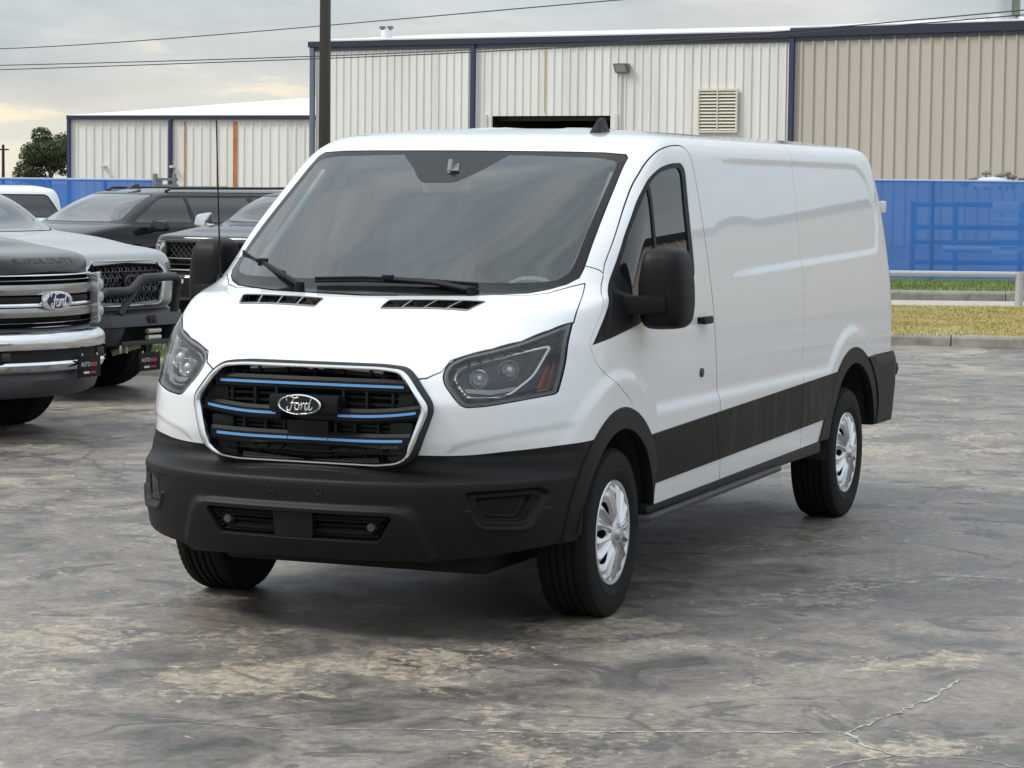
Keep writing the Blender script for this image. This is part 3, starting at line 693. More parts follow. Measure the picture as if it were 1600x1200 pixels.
        gm.F.append(tuple(range(n))); gm.build('mirror_glass',mat('mirror_glass',(.8,.82,.84),.02,1),mir)
        ab=B(); ab.hexa([(-.165,sgn*.95,1.352),(-.165,sgn*.95,1.268),(-.10,sgn*.95,1.262),(-.10,sgn*.95,1.352),(-.21,sgn*1.13,1.350),(-.21,sgn*1.13,1.275),(-.168,sgn*1.13,1.28),(-.168,sgn*1.13,1.345)],.010)
        ab.hexa([(-.14,sgn*.955,1.27),(.13,sgn*.955,1.20),(.13,sgn*.985,1.185),(-.14,sgn*1.0,1.235),(-.20,sgn*.955,1.36),(-.02,sgn*.94,1.385),(-.02,sgn*.95,1.36),(-.20,sgn*.97,1.34)],.008)
        ab.build('mirror_arm',BLACKP,mir)
        tb=B(); tb.hexa([(-.172,sgn*1.14,1.335),(-.172,sgn*1.205,1.325),(-.175,sgn*1.208,1.232),(-.172,sgn*1.15,1.225),(-.23,sgn*1.14,1.335),(-.26,sgn*1.205,1.325),(-.26,sgn*1.208,1.232),(-.23,sgn*1.15,1.225)],.012)
    # ------------- wipers, aerials
    def wiper(bl,arm):
        w_=B(); w_.tube(bl,.0085,6); w_.tube([(p[0]+.004,p[1],p[2]+.012) for p in bl],.006,6); o=w_.build('wiper_blade',BLACKP,van)
        a_=B(); a_.tube(arm,[.011,.012,.014][:len(arm)] if len(arm)<=3 else .011,8)
        m=Vector(arm[0]); a_.box(m+Vector((.0,.0,.006)),(.03,.05,.022),.006); a_.tube([Vector(arm[-1])-Vector((0,0,.03)),Vector(arm[-1])+Vector((0,0,.012))],.02,10); a_.build('wiper_arm',BLACKP,o)
    wiper([(-.025,-.80,1.492),(.06,-.70,1.462),(.15,-.58,1.432),(.215,-.47,1.412)],[(.10,-.64,1.462),(.25,-.47,1.418),(.352,-.33,1.378)])
    wiper([(.322,-.27,1.396),(.318,-.05,1.404),(.315,.2,1.401),(.298,.47,1.389)],[(.325,.07,1.412),(.33,.28,1.402),(.345,.46,1.376)])
    b=B(); b.lathe([(0,.05),(.010,.048),(.016,.02),(.026,.0)],16,Matrix.Translation((.035,-.885,1.355))); b.tube([(.035,-.885,1.40),(.022,-.905,1.78),(.008,-.922,2.085)],[.0042,.0034,.0028],8); b.build('whip_aerial',BLACKP,van)
    fin=[(-.085,.0),(-.08,.03),(-.03,.062),(.0,.068),(.02,.066),(.045,.03),(.075,.012),(.09,0)]
    b=B(); L=len(fin)
    for s_,y in ((.6,.028),(1,.012),(1,-.012),(.6,-.028)):
        for x,z in fin: b.V.append((-1.15-x*1.1,.470+y*1.15*(1-.35*z/.068),2.048+1.12*z*(1 if s_==1 else .25)))
    for k in range(3):
        for i in range(L-1): b.F.append((k*L+i,k*L+i+1,(k+1)*L+i+1,(k+1)*L+i))
    b.F.append(tuple(range(L)));b.F.append(tuple(3*L+i for i in range(L))); b.build('roof_aerial',BLACKP,van,angle=60)
    # ------------- sills, step, underbody, arch liners
    for sgn in (1,-1):
        b=B(); b.hexa([(-.36,sgn*.955,.44),(-.36,sgn*.995,.425),(-.36,sgn*.995,.395),(-.36,sgn*.90,.38),(-3.12,sgn*.96,.485),(-3.12,sgn*.998,.473),(-3.12,sgn*.998,.415),(-3.12,sgn*.90,.40)],.006); b.build('sill_trim',BLACKP,van)
        b=B(); b.hexa([(-.30,sgn*.94,.395),(-.33,sgn*1.025,.385),(-.33,sgn*1.02,.365),(-.30,sgn*.90,.355),(-2.42,sgn*.95,.425),(-2.30,sgn*1.03,.415),(-2.30,sgn*1.025,.395),(-2.42,sgn*.90,.385)],.006); b.build('side_step',mat('step_plastic',(.045,.046,.048),.5),van)
        for xc,r0 in ((0,.445),(-3.75,.50)):
            b=B(); n=24; 
            for y in (.995,.62):
                for k in range(n+1):
                    t=math.pi*(.03+.94*k/n if xc==0 else .0+.93*k/n); b.V.append((xc+r0*math.cos(t),sgn*y,.36+r0*math.sin(t)))
            for k in range(n): b.F.append((k,k+1,n+2+k,n+1+k))
            b.F.append(tuple(n+1+k for k in range(n+1))); b.build('arch_liner',mat('arch_liner',(.016,.016,.017),.85),van)
    b=B(); b.box((-2.0,0,.40),(5.4,1.24,.16),.02); b.box((-1.9,0,.33),(2.1,1.3,.18),.03); b.box((-1.9,0,.47),(2.7,1.80,.08)); b.box((-3.2,.35,.33),(.5,.5,.14),.03)
    b.box((.55,0,.40),(.5,1.4,.14),.02); b.box((-4.45,0,.52),(.6,1.84,.10)); b.box((.05,0,.28),(.9,1.2,.13),.02); b.build('underbody',DARK,van)  # low front box added to block light and deepen the shade underneath
    b=B(); b.tube([(0,-.8,.36),(0,.8,.36)],.05,10); b.tube([(-3.75,-.8,.36),(-3.75,.8,.36)],.07,10); b.build('axle',DARK,van)
    # ------------- wheels
    for x,yc,st in ((0,.862,R(1.5)),(-3.75,.862,0)):
        for sgn in (1,-1): wheel_parts(van,loc=(x,sgn*yc+(.022 if sgn<0 and x==0 else 0),.356),side=sgn,steer=st if sgn>0 else st)
    # ------------- cab
    INT=mat('cab_plastic',(.26,.265,.255),.6); FAB=mat('seat_cloth',(.22,.225,.22),.9,noise=.2)
    b=B(); b.hexa([(.30,-.76,1.33),(.30,.76,1.33),(.30,.76,.7),(.30,-.76,.7),(-.34,-.80,1.27),(-.34,.80,1.27),(-.40,.80,.75),(-.40,-.80,.75)],.03)
    b.box((-.30,.40,1.29),(.22,.42,.10),.04); b.box((-.36,-.02,1.22),(.06,.34,.24),.02); b.build('dashboard',INT,van)
    b=B(); c=Vector((-.56,.40,1.235)); ax=Vector((-.86,0,.5)).normalized(); m_=frame(c,(0,1,0),ax.cross(Vector((0,1,0))))
    ringp=[m_@Vector((.185*math.cos(t),.185*math.sin(t),0)) for t in np.linspace(0,2*math.pi,37)]; b.tube(ringp,.015,8,False)
    b.tube([m_@Vector((-.18,0,0)),m_@Vector((.18,0,0))],.014,6); b.tube([c,c-ax*-.25],.03,8); b.build('steering_wheel',INT,van)
    for y in (.42,-.40):
        b=B(); b.box((-1.0,y,.98),(.50,.50,.16),.05); b.box((-1.22,y,1.33),(.16,.48,.66),.06,Matrix.Rotation(R(-10),3,'Y').to_euler()); b.box((-1.30,y,1.75),(.10,.27,.19),.04); b.tube([(-1.28,y-.06,1.6),(-1.30,y-.06,1.72)],.008,6); b.tube([(-1.28,y+.06,1.6),(-1.30,y+.06,1.72)],.008,6); b.build('seat',FAB,van)
    b=B(); b.box((-1.50,0,1.25),(.03,1.70,1.42),.0); b.build('bulkhead',mat('bulkhead_grey',(.47,.50,.47),.6),van)
    b=B(); b.box((-.50,-.02,1.80),(.05,.24,.07),.02); b.tube([(-.50,-.02,1.83),(-.53,-.02,1.92)],.012,6); b.build('interior_mirror',INT,van)
    b=B()
    for sgn in (1,-1): b.tube([(-.04,sgn*.752,1.425),(-.33,sgn*.735,1.625),(-.645,sgn*.712,1.862)],.016,8)
    b.build('pillar_trim',mat('pillar_trim',(.45,.48,.45),.6),van)
    # rear: lamps and hinges seen edge on
    for sgn in (1,-1):
        b=B(); b.box((-4.79,sgn*.86,1.18),(.06,.10,.42),.02); b.build('tail_light',mat('tail_red',(.35,.01,.01),.15),van)
        b=B(); b.box((-4.735,sgn*.895,1.705),(.09,.03,.07),.012); b.build('door_hinge',WHITE,van)
    return van

def dirty_plastic():
    m=mat('cladding_plastic',(.006,.006,.0065),.34,spec=.06)
    t=m.node_tree; b=t.nodes['Principled BSDF']; tc=N_(t,'ShaderNodeTexCoord')
    mp=N_(t,'ShaderNodeMapping'); mp.inputs['Scale'].default_value=(9,1,1.6); t.links.new(tc.outputs['Object'],mp.inputs[0])
    n=N_(t,'ShaderNodeTexNoise',i_Scale=1.6,i_Detail=4); t.links.new(mp.outputs[0],n.inputs['Vector'])
    sp=N_(t,'ShaderNodeSeparateXYZ'); t.links.new(tc.outputs['Object'],sp.inputs[0])
    zr=N_(t,'ShaderNodeMapRange'); zr.inputs[1].default_value=-1.1; zr.inputs[2].default_value=-1.6; t.links.new(sp.outputs['X'],zr.inputs[0])
    r=ramp(t,[(.50,0),(.60,1)],n.outputs[0]); mu=N_(t,'ShaderNodeMath',operation='MULTIPLY'); t.links.new(r.outputs[0],mu.inputs[0]); t.links.new(zr.outputs[0],mu.inputs[1])
    mx=N_(t,'ShaderNodeMix',data_type='RGBA'); t.links.new(mu.outputs[0],mx.inputs[0]); mx.inputs[6].default_value=(.008,.008,.0085,1); mx.inputs[7].default_value=(.026,.0235,.021,1); t.links.new(mx.outputs[2],b.inputs['Base Color'])
    return m
LAMPIN=mat('lamp_inside',(.030,.032,.035),.25,.3)
LENSBALL=mat('projector_glass',(.55,.58,.62),.05,.4)
def script(parent,m,width,mt):
    """the oval's handwritten word, drawn stroke by stroke"""
    st=[ # F
     [(-.46,.12),(-.485,.20),(-.43,.27),(-.30,.26),(-.16,.21),(-.05,.23),(.0,.30)],
     [(-.20,.21),(-.25,.08),(-.30,-.10),(-.36,-.20),(-.44,-.19),(-.46,-.11),(-.41,-.07)],
     [(-.34,.03),(-.26,.05),(-.17,.04),(-.13,.08)],
     # o
     [(-.06,.05),(-.13,.02),(-.16,-.08),(-.13,-.16),(-.06,-.17),(.0,-.09),(.0,.0),(-.05,.05),(-.04,-.0),(.04,-.01),(.09,.03)],
     # r
     [(.07,.06),(.10,.0),(.09,-.09),(.06,-.17)],[(.08,-.06),(.13,.02),(.19,.05),(.22,.02)],
     # d
     [(.36,.03),(.29,.05),(.23,-.03),(.22,-.12),(.26,-.17),(.32,-.12),(.37,-.02)],
     [(.47,.26),(.43,.14),(.38,.0),(.36,-.11),(.39,-.17),(.46,-.13),(.50,-.07)]]
    b=B()
    for s in st:
        P=np.array(s); t=np.linspace(0,1,len(P)); u=np.linspace(0,1,len(P)*4-3)
        Q=np.stack([pchip(t,P[:,k],u) for k in (0,1)],1)
        rad=[.020+.014*abs(math.sin(3.1*x)) for x in u]
        b.tube([m@Vector((q[0]*width,q[1]*width*1.02,.0)) for q in Q],[r_*width for r_ in rad],6)
    return b.build('emblem_lettering',mt,parent,angle=80)
build_van()
# ---------------------------------------------------------------- the place: metres to the right of and ahead of the photographer
RT=Vector((-.378767,.925492,0)); FW=Vector((-.925492,-.378767,0)); C0=Vector((CAMP.x,CAMP.y,0))
def W(r,d,z=0): return C0+RT*r+FW*d+Vector((0,0,z))
def sheet(name,pts,z,mt,kind='structure',parent=None,thick=0):
    b=B()
    if thick:
        n=len(pts); b.V=[tuple(W(p[0],p[1],z)) for p in pts]+[tuple(W(p[0],p[1],z-thick)) for p in pts]
        b.F=[tuple(range(n))]+[(i,(i+1)%n,n+(i+1)%n,n+i) for i in range(n)]
    else: b.add([W(p[0],p[1],z) for p in pts],[tuple(range(len(pts)))])
    o=b.build(name,mt,parent,smooth=False)
    if kind: o['kind']=kind
    return o
# where the top coat has worn to bare buff stone: x, y, reach, strength
WORN=((.32,.93,.55,.20),(.90,.77,.40,.17),(.21,1.34,.45,.13),(1.22,.75,.35,.12),(-8.3,-.36,1.6,.16),(2.1,.2,.4,.13),(2.26,-.47,.3,.14),(1.65,.3,.4,.12),(1.98,2.86,.5,.12),(-6.0,1.8,1.2,.12))
def asphalt():
    m=bpy.data.materials.new('weathered_asphalt'); m.use_nodes=True; t=m.node_tree; b=t.nodes['Principled BSDF']; L=t.links.new
    g=N_(t,'ShaderNodeNewGeometry'); P=g.outputs['Position']
    def vmap(scale,rot=0,loc=(0,0,0)):
        mp=N_(t,'ShaderNodeMapping'); mp.inputs['Scale'].default_value=scale; mp.inputs['Rotation'].default_value=(0,0,rot); mp.inputs['Location'].default_value=loc; L(P,mp.inputs[0]); return mp.outputs[0]
    def noise(vec,sc,det=6,ro=.6,dist=0):
        n=N_(t,'ShaderNodeTexNoise',i_Scale=sc,i_Detail=det,i_Roughness=ro,i_Distortion=dist); L(vec,n.inputs['Vector']); return n.outputs[0]
    def mixc(f,a,c,blend='MIX'):
        x=N_(t,'ShaderNodeMix',data_type='RGBA',blend_type=blend)
        for s_,v_ in ((0,f),(6,a),(7,c)):
            if hasattr(v_,'links') or hasattr(v_,'is_linked'): L(v_,x.inputs[s_])
            else: x.inputs[s_].default_value=v_ if s_==0 else (*v_,1)
        return x.outputs[2]
    def mul(a,c):
        x=N_(t,'ShaderNodeMath',operation='MULTIPLY'); L(a,x.inputs[0])
        if hasattr(c,'is_linked'): L(c,x.inputs[1])
        else: x.inputs[1].default_value=c
        return x.outputs[0]
    iso=vmap((1,1,1)); st=iso
    big=noise(st,.42,5,.55,.6); med=noise(st,2.3,9,.68,.8); fine=noise(iso,22,8,.75); grit=noise(iso,210,3,.75)
    base=ramp(t,[(.34,(.072,.067,.061)),(.45,(.145,.130,.114)),(.55,(.206,.183,.158)),(.68,(.298,.266,.226))],med).outputs[0]
    lt=ramp(t,[(.36,.62),(.52,.98),(.66,1.14)],big).outputs[0]
    col=mixc(1.0,base,lt,'MULTIPLY')
    # warm worn areas where the sealer has gone
    warm=ramp(t,[(.50,0),(.66,.75)],noise(vmap((1,1,1),0,(3.3,8,0)),.72,7,.65,.9)).outputs[0]
    col=mixc(warm,col,(.275,.236,.196))
    # dark patches of newer sealer
    dk=ramp(t,[(.575,0),(.605,.8)],noise(vmap((1,1,1),0,(11,2,0)),1.7,8,.66,1.2)).outputs[0]
    col=mixc(dk,col,(.078,.074,.071))
    fdark=ramp(t,[(.59,0),(.65,.8)],noise(vmap((1,1,1),0,(1,5,0)),9,8,.7,.9)).outputs[0]
    col=mixc(mul(fdark,.75),col,(.070,.066,.062))
    # flakes: bare buff aggregate in clusters of chips
    cn=noise(vmap((1,1,1),0,(5,1,0)),.85,6,.62,.7); acc=cn
    for (wx,wy,r_,a_) in WORN:
        ds=N_(t,'ShaderNodeVectorMath',operation='DISTANCE'); ds.inputs[1].default_value=(wx,wy,0); L(P,ds.inputs[0])
        mr=N_(t,'ShaderNodeMapRange',interpolation_type='SMOOTHSTEP'); mr.inputs[1].default_value=0; mr.inputs[2].default_value=r_; mr.inputs[3].default_value=a_; mr.inputs[4].default_value=0; L(ds.outputs['Value'],mr.inputs[0])
        ad=N_(t,'ShaderNodeMath',operation='ADD'); L(acc,ad.inputs[0]); L(mr.outputs[0],ad.inputs[1]); acc=ad.outputs[0]
    clus=ramp(t,[(.53,0),(.62,1)],acc).outputs[0]
    chip=ramp(t,[(.55,0),(.58,1)],noise(vmap((1,1,1),0),16,7,.66,.5)).outputs[0]
    chip2=ramp(t,[(.665,0),(.68,1)],noise(vmap((1,1,1),0,(7,7,0)),8.5,7,.62,.5)).outputs[0]
    soft=N_(t,'ShaderNodeMath',operation='MULTIPLY_ADD'); soft.inputs[1].default_value=.55; L(noise(iso,7,9,.78),soft.inputs[0]); L(acc,soft.inputs[2])
    solid=mul(ramp(t,[(.885,0),(.915,.95)],soft.outputs[0]).outputs[0],ramp(t,[(.40,.15),(.56,1)],noise(iso,13,8,.75)).outputs[0]); col=mixc(solid,col,(.36,.305,.235))
    fl=mul(clus,chip); col=mixc(mul(fl,.85),col,(.40,.34,.255)); col=mixc(mul(chip2,.9),col,(.48,.41,.30))
    gr_=ramp(t,[(.3,.60),(.5,1),(.7,1.42)],fine).outputs[0]; col=mixc(1.0,col,gr_,'MULTIPLY')
    g2=ramp(t,[(.3,.68),(.7,1.32)],grit).outputs[0]; col=mixc(1.0,col,g2,'MULTIPLY')
    # hairline cracks
    vo=N_(t,'ShaderNodeTexVoronoi',feature='DISTANCE_TO_EDGE',i_Scale=.42); wv=N_(t,'ShaderNodeMix',data_type='RGBA',blend_type='LINEAR_LIGHT'); wv.inputs[0].default_value=.18; L(iso,wv.inputs[6]); nn=N_(t,'ShaderNodeTexNoise',i_Scale=2.2,i_Detail=6); L(iso,nn.inputs['Vector']); L(nn.outputs['Color'],wv.inputs[7]); L(wv.outputs[2],vo.inputs['Vector'])
    ck=ramp(t,[(.0,.8),(.004,.5),(.008,0)],vo.outputs[0]).outputs[0]; cm=ramp(t,[(.50,0),(.58,1)],noise(vmap((1,1,1),0,(9,3,0)),.3,3)).outputs[0]
    col=mixc(mul(ck,cm),col,(.06,.058,.055))
    L(col,b.inputs['Base Color'])
    rr=ramp(t,[(.35,.34),(.65,.54)],med).outputs[0]; L(rr,b.inputs['Roughness']); b.inputs['Specular IOR Level'].default_value=.45
    bp=N_(t,'ShaderNodeBump',i_Strength=.35,i_Distance=.006); s_=N_(t,'ShaderNodeMath',operation='ADD'); L(fine,s_.inputs[0]); L(grit,s_.inputs[1]); L(s_.outputs[0],bp.inputs['Height']); L(bp.outputs[0],b.inputs['Normal'])
    return m
def ground_mat(name,stops,scale,rough=.9,bump=.3,stretch=(1,1,1),scale2=3):
    m=bpy.data.materials.new(name); m.use_nodes=True; t=m.node_tree; b=t.nodes['Principled BSDF']; L=t.links.new
    g=N_(t,'ShaderNodeNewGeometry'); mp=N_(t,'ShaderNodeMapping'); mp.inputs['Scale'].default_value=stretch; L(g.outputs['Position'],mp.inputs[0])
    n=N_(t,'ShaderNodeTexNoise',i_Scale=scale,i_Detail=8,i_Roughness=.65); L(mp.outputs[0],n.inputs['Vector'])
    n2=N_(t,'ShaderNodeTexNoise',i_Scale=scale2,i_Detail=4); L(mp.outputs[0],n2.inputs['Vector'])
    a=N_(t,'ShaderNodeMath',operation='MULTIPLY_ADD'); a.inputs[1].default_value=.5; L(n2.outputs[0],a.inputs[0]); x=N_(t,'ShaderNodeMath',operation='MULTIPLY'); x.inputs[1].default_value=.5; L(n.outputs[0],x.inputs[0]); L(x.outputs[0],a.inputs[2])
    r=ramp(t,stops,a.outputs[0]); L(r.outputs[0],b.inputs['Base Color']); b.inputs['Roughness'].default_value=rough; b.inputs['Specular IOR Level'].default_value=.25
    bp=N_(t,'ShaderNodeBump',i_Strength=bump,i_Distance=.02); L(n.outputs[0],bp.inputs['Height']); L(bp.outputs[0],b.inputs['Normal']); return m
CONC=ground_mat('pale_concrete',[(.35,(.34,.315,.27)),(.5,(.42,.39,.335)),(.65,(.48,.45,.40))],8,.8,.1)
KERBM=ground_mat('kerb_concrete',[(.35,(.20,.185,.16)),(.5,(.28,.26,.225)),(.65,(.34,.315,.27))],6,.85,.15)
DRYG=ground_mat('dry_turf',[(.36,(.24,.20,.065)),(.5,(.33,.275,.10)),(.64,(.42,.35,.15))],14,.95,.5,scale2=1.5)
GRNG=ground_mat('green_turf',[(.36,(.085,.12,.035)),(.5,(.14,.18,.055)),(.64,(.20,.23,.085))],12,.95,.5,scale2=1.2)
def blades(name,region,z,n,h,cols,seed):
    """grass: many small blades over a plan rectangle (r0,r1,d0,d1)"""
    rg=np.random.default_rng(seed); V=[];F=[]
    r=rg.uniform(region[0],region[1],n); d=rg.uniform(region[2],region[3],n); a=rg.uniform(0,6.28,n); hh=h*rg.uniform(.5,1.25,n); w=rg.uniform(.004,.008,n); ln=rg.uniform(-.5,.5,(n,2))*h
    base=np.array(W(0,0,z)); R_=np.array(RT); D_=np.array(FW)
    o=base+r[:,None]*R_+d[:,None]*D_; ax=np.stack([np.cos(a),np.sin(a),np.zeros(n)],1)*w[:,None]
    tip=o+np.stack([ln[:,0],ln[:,1],hh],1)
    V=np.stack([o-ax,o+ax,tip],1).reshape(-1,3); F=np.arange(3*n).reshape(-1,3)
    ob=mesh_from(name,V,F,cols,None,None,False); ob['kind']='stuff'; ob['label']=''; del ob['label']
    return ob
g_=B(); g_.add([(-700,-700,0),(700,-700,0),(700,700,0),(-700,700,0)],[(0,1,2,3)]); o=g_.build('asphalt_lot',asphalt(),smooth=False); o['kind']='structure'
# right: kerbed island with dry grass, pale strip, second kerb, green verge
def kerb(name,a,b,z0,h,w):
    """rounded kerb from plan point a to b, its face towards the viewer"""
    A0,B0=W(*a),W(*b); t=(B0-A0).normalized(); n=Vector((t.y,-t.x,0)); Lk=(B0-A0).length; x=0
    if n.dot(FW)<0: n=-n
    pr=[(0,0),(0.012,h*.72),(.03,h*.92),(.06,h),(w,h),(w,0)]; k=len(pr)
    while x<Lk-.05:
        A=A0+t*x; Bq=A0+t*min(Lk,x+2.985); dz=random.uniform(-.006,.004); s=B()
        s.V=[tuple(p+n*(x_+(random.uniform(-.004,.004) if z>0 else 0))+Vector((0,0,z0+z+(dz if z>0 else 0)))) for p in (A,Bq) for x_,z in pr]
        s.F=[(i,i+1,k+i+1,k+i) for i in range(k-1)]+[tuple(range(k)),tuple(range(k,2*k))]
        o=s.build(name,KERBM,smooth=False); o['kind']='structure'; x+=3.0
kerb('kerb',(2.2,31.1),(13,27.8),0,.13,.2)
sheet('dry_grass',[(2.2,31.25),(13,27.95),(13,38.0),(2.2,37.9)],.125,DRYG,thick=.12)
sheet('pavement',[(-1,37.95),(13.5,38.1),(13.5,42.3),(-1,42.3)],.012,CONC)
kerb('kerb',(-1,42.5),(14,42.5),0,.16,.2)
sheet('green_verge',[(-1,42.68),(14,42.68),(14,52),(-1,52)],.15,GRNG,thick=.14)
blades('dry_grass_blades',(3.2,11,30.2,37.7),.12,40000,.028,DRYG,1).location=(0,0,0)
blades('green_grass_blades',(3.5,16,42.8,47.6),.145,16000,.06,GRNG,2)
# left: island behind the parked row
kerb('kerb',(-16,24.3),(-1.2,24.3),0,.14,.2)
sheet('grass_island',[(-16,24.48),(-1.2,24.48),(-1.2,26.8),(-16,26.8)],.135,GRNG,thick=.13)
blades('green_grass_blades',(-6,-1.4,24.5,26.7),.13,9000,.06,GRNG,3)
# faded bay line and cracks filled with pale grit
sheet('bay_line',[(-3.75,20.35),(-3.62,20.6),(-2.2,22.35),(-2.34,22.2)],.004,mat('worn_line',(.30,.26,.20),.8,noise=.35,nscale=9))
def crack(pts,w,seed):
    rg=random.Random(seed); P=[]
    for (a,b) in zip(pts,pts[1:]):
        n=max(3,int(math.hypot(b[0]-a[0],b[1]-a[1])/.022))
        for k in range(n): P.append((a[0]+(b[0]-a[0])*k/n+rg.gauss(0,.0055),a[1]+(b[1]-a[1])*k/n+rg.gauss(0,.0055)))
    P.append(pts[-1]); s=B()
    for i,p in enumerate(P):
        q0=P[max(i-1,0)];q1=P[min(i+1,len(P)-1)]; tx,ty=q1[0]-q0[0],q1[1]-q0[1]; l=math.hypot(tx,ty) or 1
        ww=w*rg.uniform(.1,.9)*(1 if 0<i<len(P)-1 else .2); s.V+= [tuple(W(p[0]-ty/l*ww,p[1]+tx/l*ww,.002)),tuple(W(p[0]+ty/l*ww,p[1]-tx/l*ww,.002))]
    s.F=[(2*i,2*i+1,2*i+3,2*i+2) for i in range(len(P)-1)]
    o=s.build('pavement_crack',mat('crack_grit',(.33,.315,.285),.9,noise=.5,nscale=14),smooth=False); o['kind']='structure'
crack([(-.35,8.62),(.01,8.58),(.55,8.62),(1.13,8.64)],.014,1)
crack([(1.13,8.64),(1.33,8.95),(1.50,9.22),(1.67,9.61)],.012,2)
crack([(1.13,8.64),(1.17,8.42),(1.25,8.30)],.014,3)
crack([(1.25,8.30),(1.05,8.16),(.9,7.95)],.010,4); crack([(1.25,8.30),(1.5,8.25),(1.62,8.12)],.009,5)
crack([(2.0,12.2),(2.5,12.1),(3.1,11.7)],.010,6); crack([(-1.2,8.75),(-.8,8.6),(-.35,8.62)],.006,7)
# ---------------------------------------------------------------- metal sheds
def sheet_mat(name,col,v=.06):
    m=bpy.data.materials.new(name); m.use_nodes=True; t=m.node_tree; b=t.nodes['Principled BSDF']; L=t.links.new
    g=N_(t,'ShaderNodeNewGeometry'); mp=N_(t,'ShaderNodeMapping'); mp.inputs['Scale'].default_value=(2.2,2.2,.12); L(g.outputs['Position'],mp.inputs[0])
    n=N_(t,'ShaderNodeTexNoise',i_Scale=1.3,i_Detail=6,i_Roughness=.6); L(mp.outputs[0],n.inputs['Vector'])
    oi=N_(t,'ShaderNodeObjectInfo'); a=N_(t,'ShaderNodeMath',operation='MULTIPLY_ADD'); a.inputs[1].default_value=.25; L(oi.outputs['Random'],a.inputs[0]); L(n.outputs[0],a.inputs[2])
    r=ramp(t,[(.35,tuple(c*(1-v*1.6) for c in col)),(.6,col),(.9,tuple(min(1,c*(1+v)) for c in col))],a.outputs[0]); L(r.outputs[0],b.inputs['Base Color']); b.inputs['Roughness'].default_value=.5; return m
WSH=sheet_mat('white_sheet_metal',(.76,.75,.71),.09); TSH=sheet_mat('tan_sheet_metal',(.50,.46,.39),.04); BTR=mat('blue_trim',(.032,.040,.095),.45); WROOF=mat('white_roof',(.72,.73,.74),.45)
NAVY=mat('navy_gutter',(.022,.027,.050),.45)
def rib_profile(pitch,n,h=.035):
    P=[]
    for k in range(n):
        x=k*pitch; P+=[(x,0),(x+pitch*.66,0),(x+pitch*.73,h),(x+pitch*.87,h),(x+pitch*.94,0)]
    P.append((n*pitch,0)); return P
def rib_sheet(name,A,t,n,s0,pitch,k,z0,z1,mt,parent,h=.035,z1b=None):
    b=B(); pr=rib_profile(pitch,k,h); z1b=z1 if z1b is None else z1b; L=k*pitch
    for x,o in pr:
        p=A+t*(s0+x)+n*o; b.V+= [(p.x,p.y,z0),(p.x,p.y,z1+(z1b-z1)*x/L)]
    b.F=[(2*i,2*i+2,2*i+3,2*i+1) for i in range(len(pr)-1)]
    return b.build(name,mt,parent,smooth=False)
def beam(b,A,Bq,w,h,n):
    """box along A-B, width w out along n, height h upwards from the line"""
    A,Bq=Vector(A),Vector(Bq); u=Vector((0,0,h)); n=n*w
    return b.hexa([A,A+n,A+n+u,A+u,Bq,Bq+n,Bq+n+u,Bq+u])
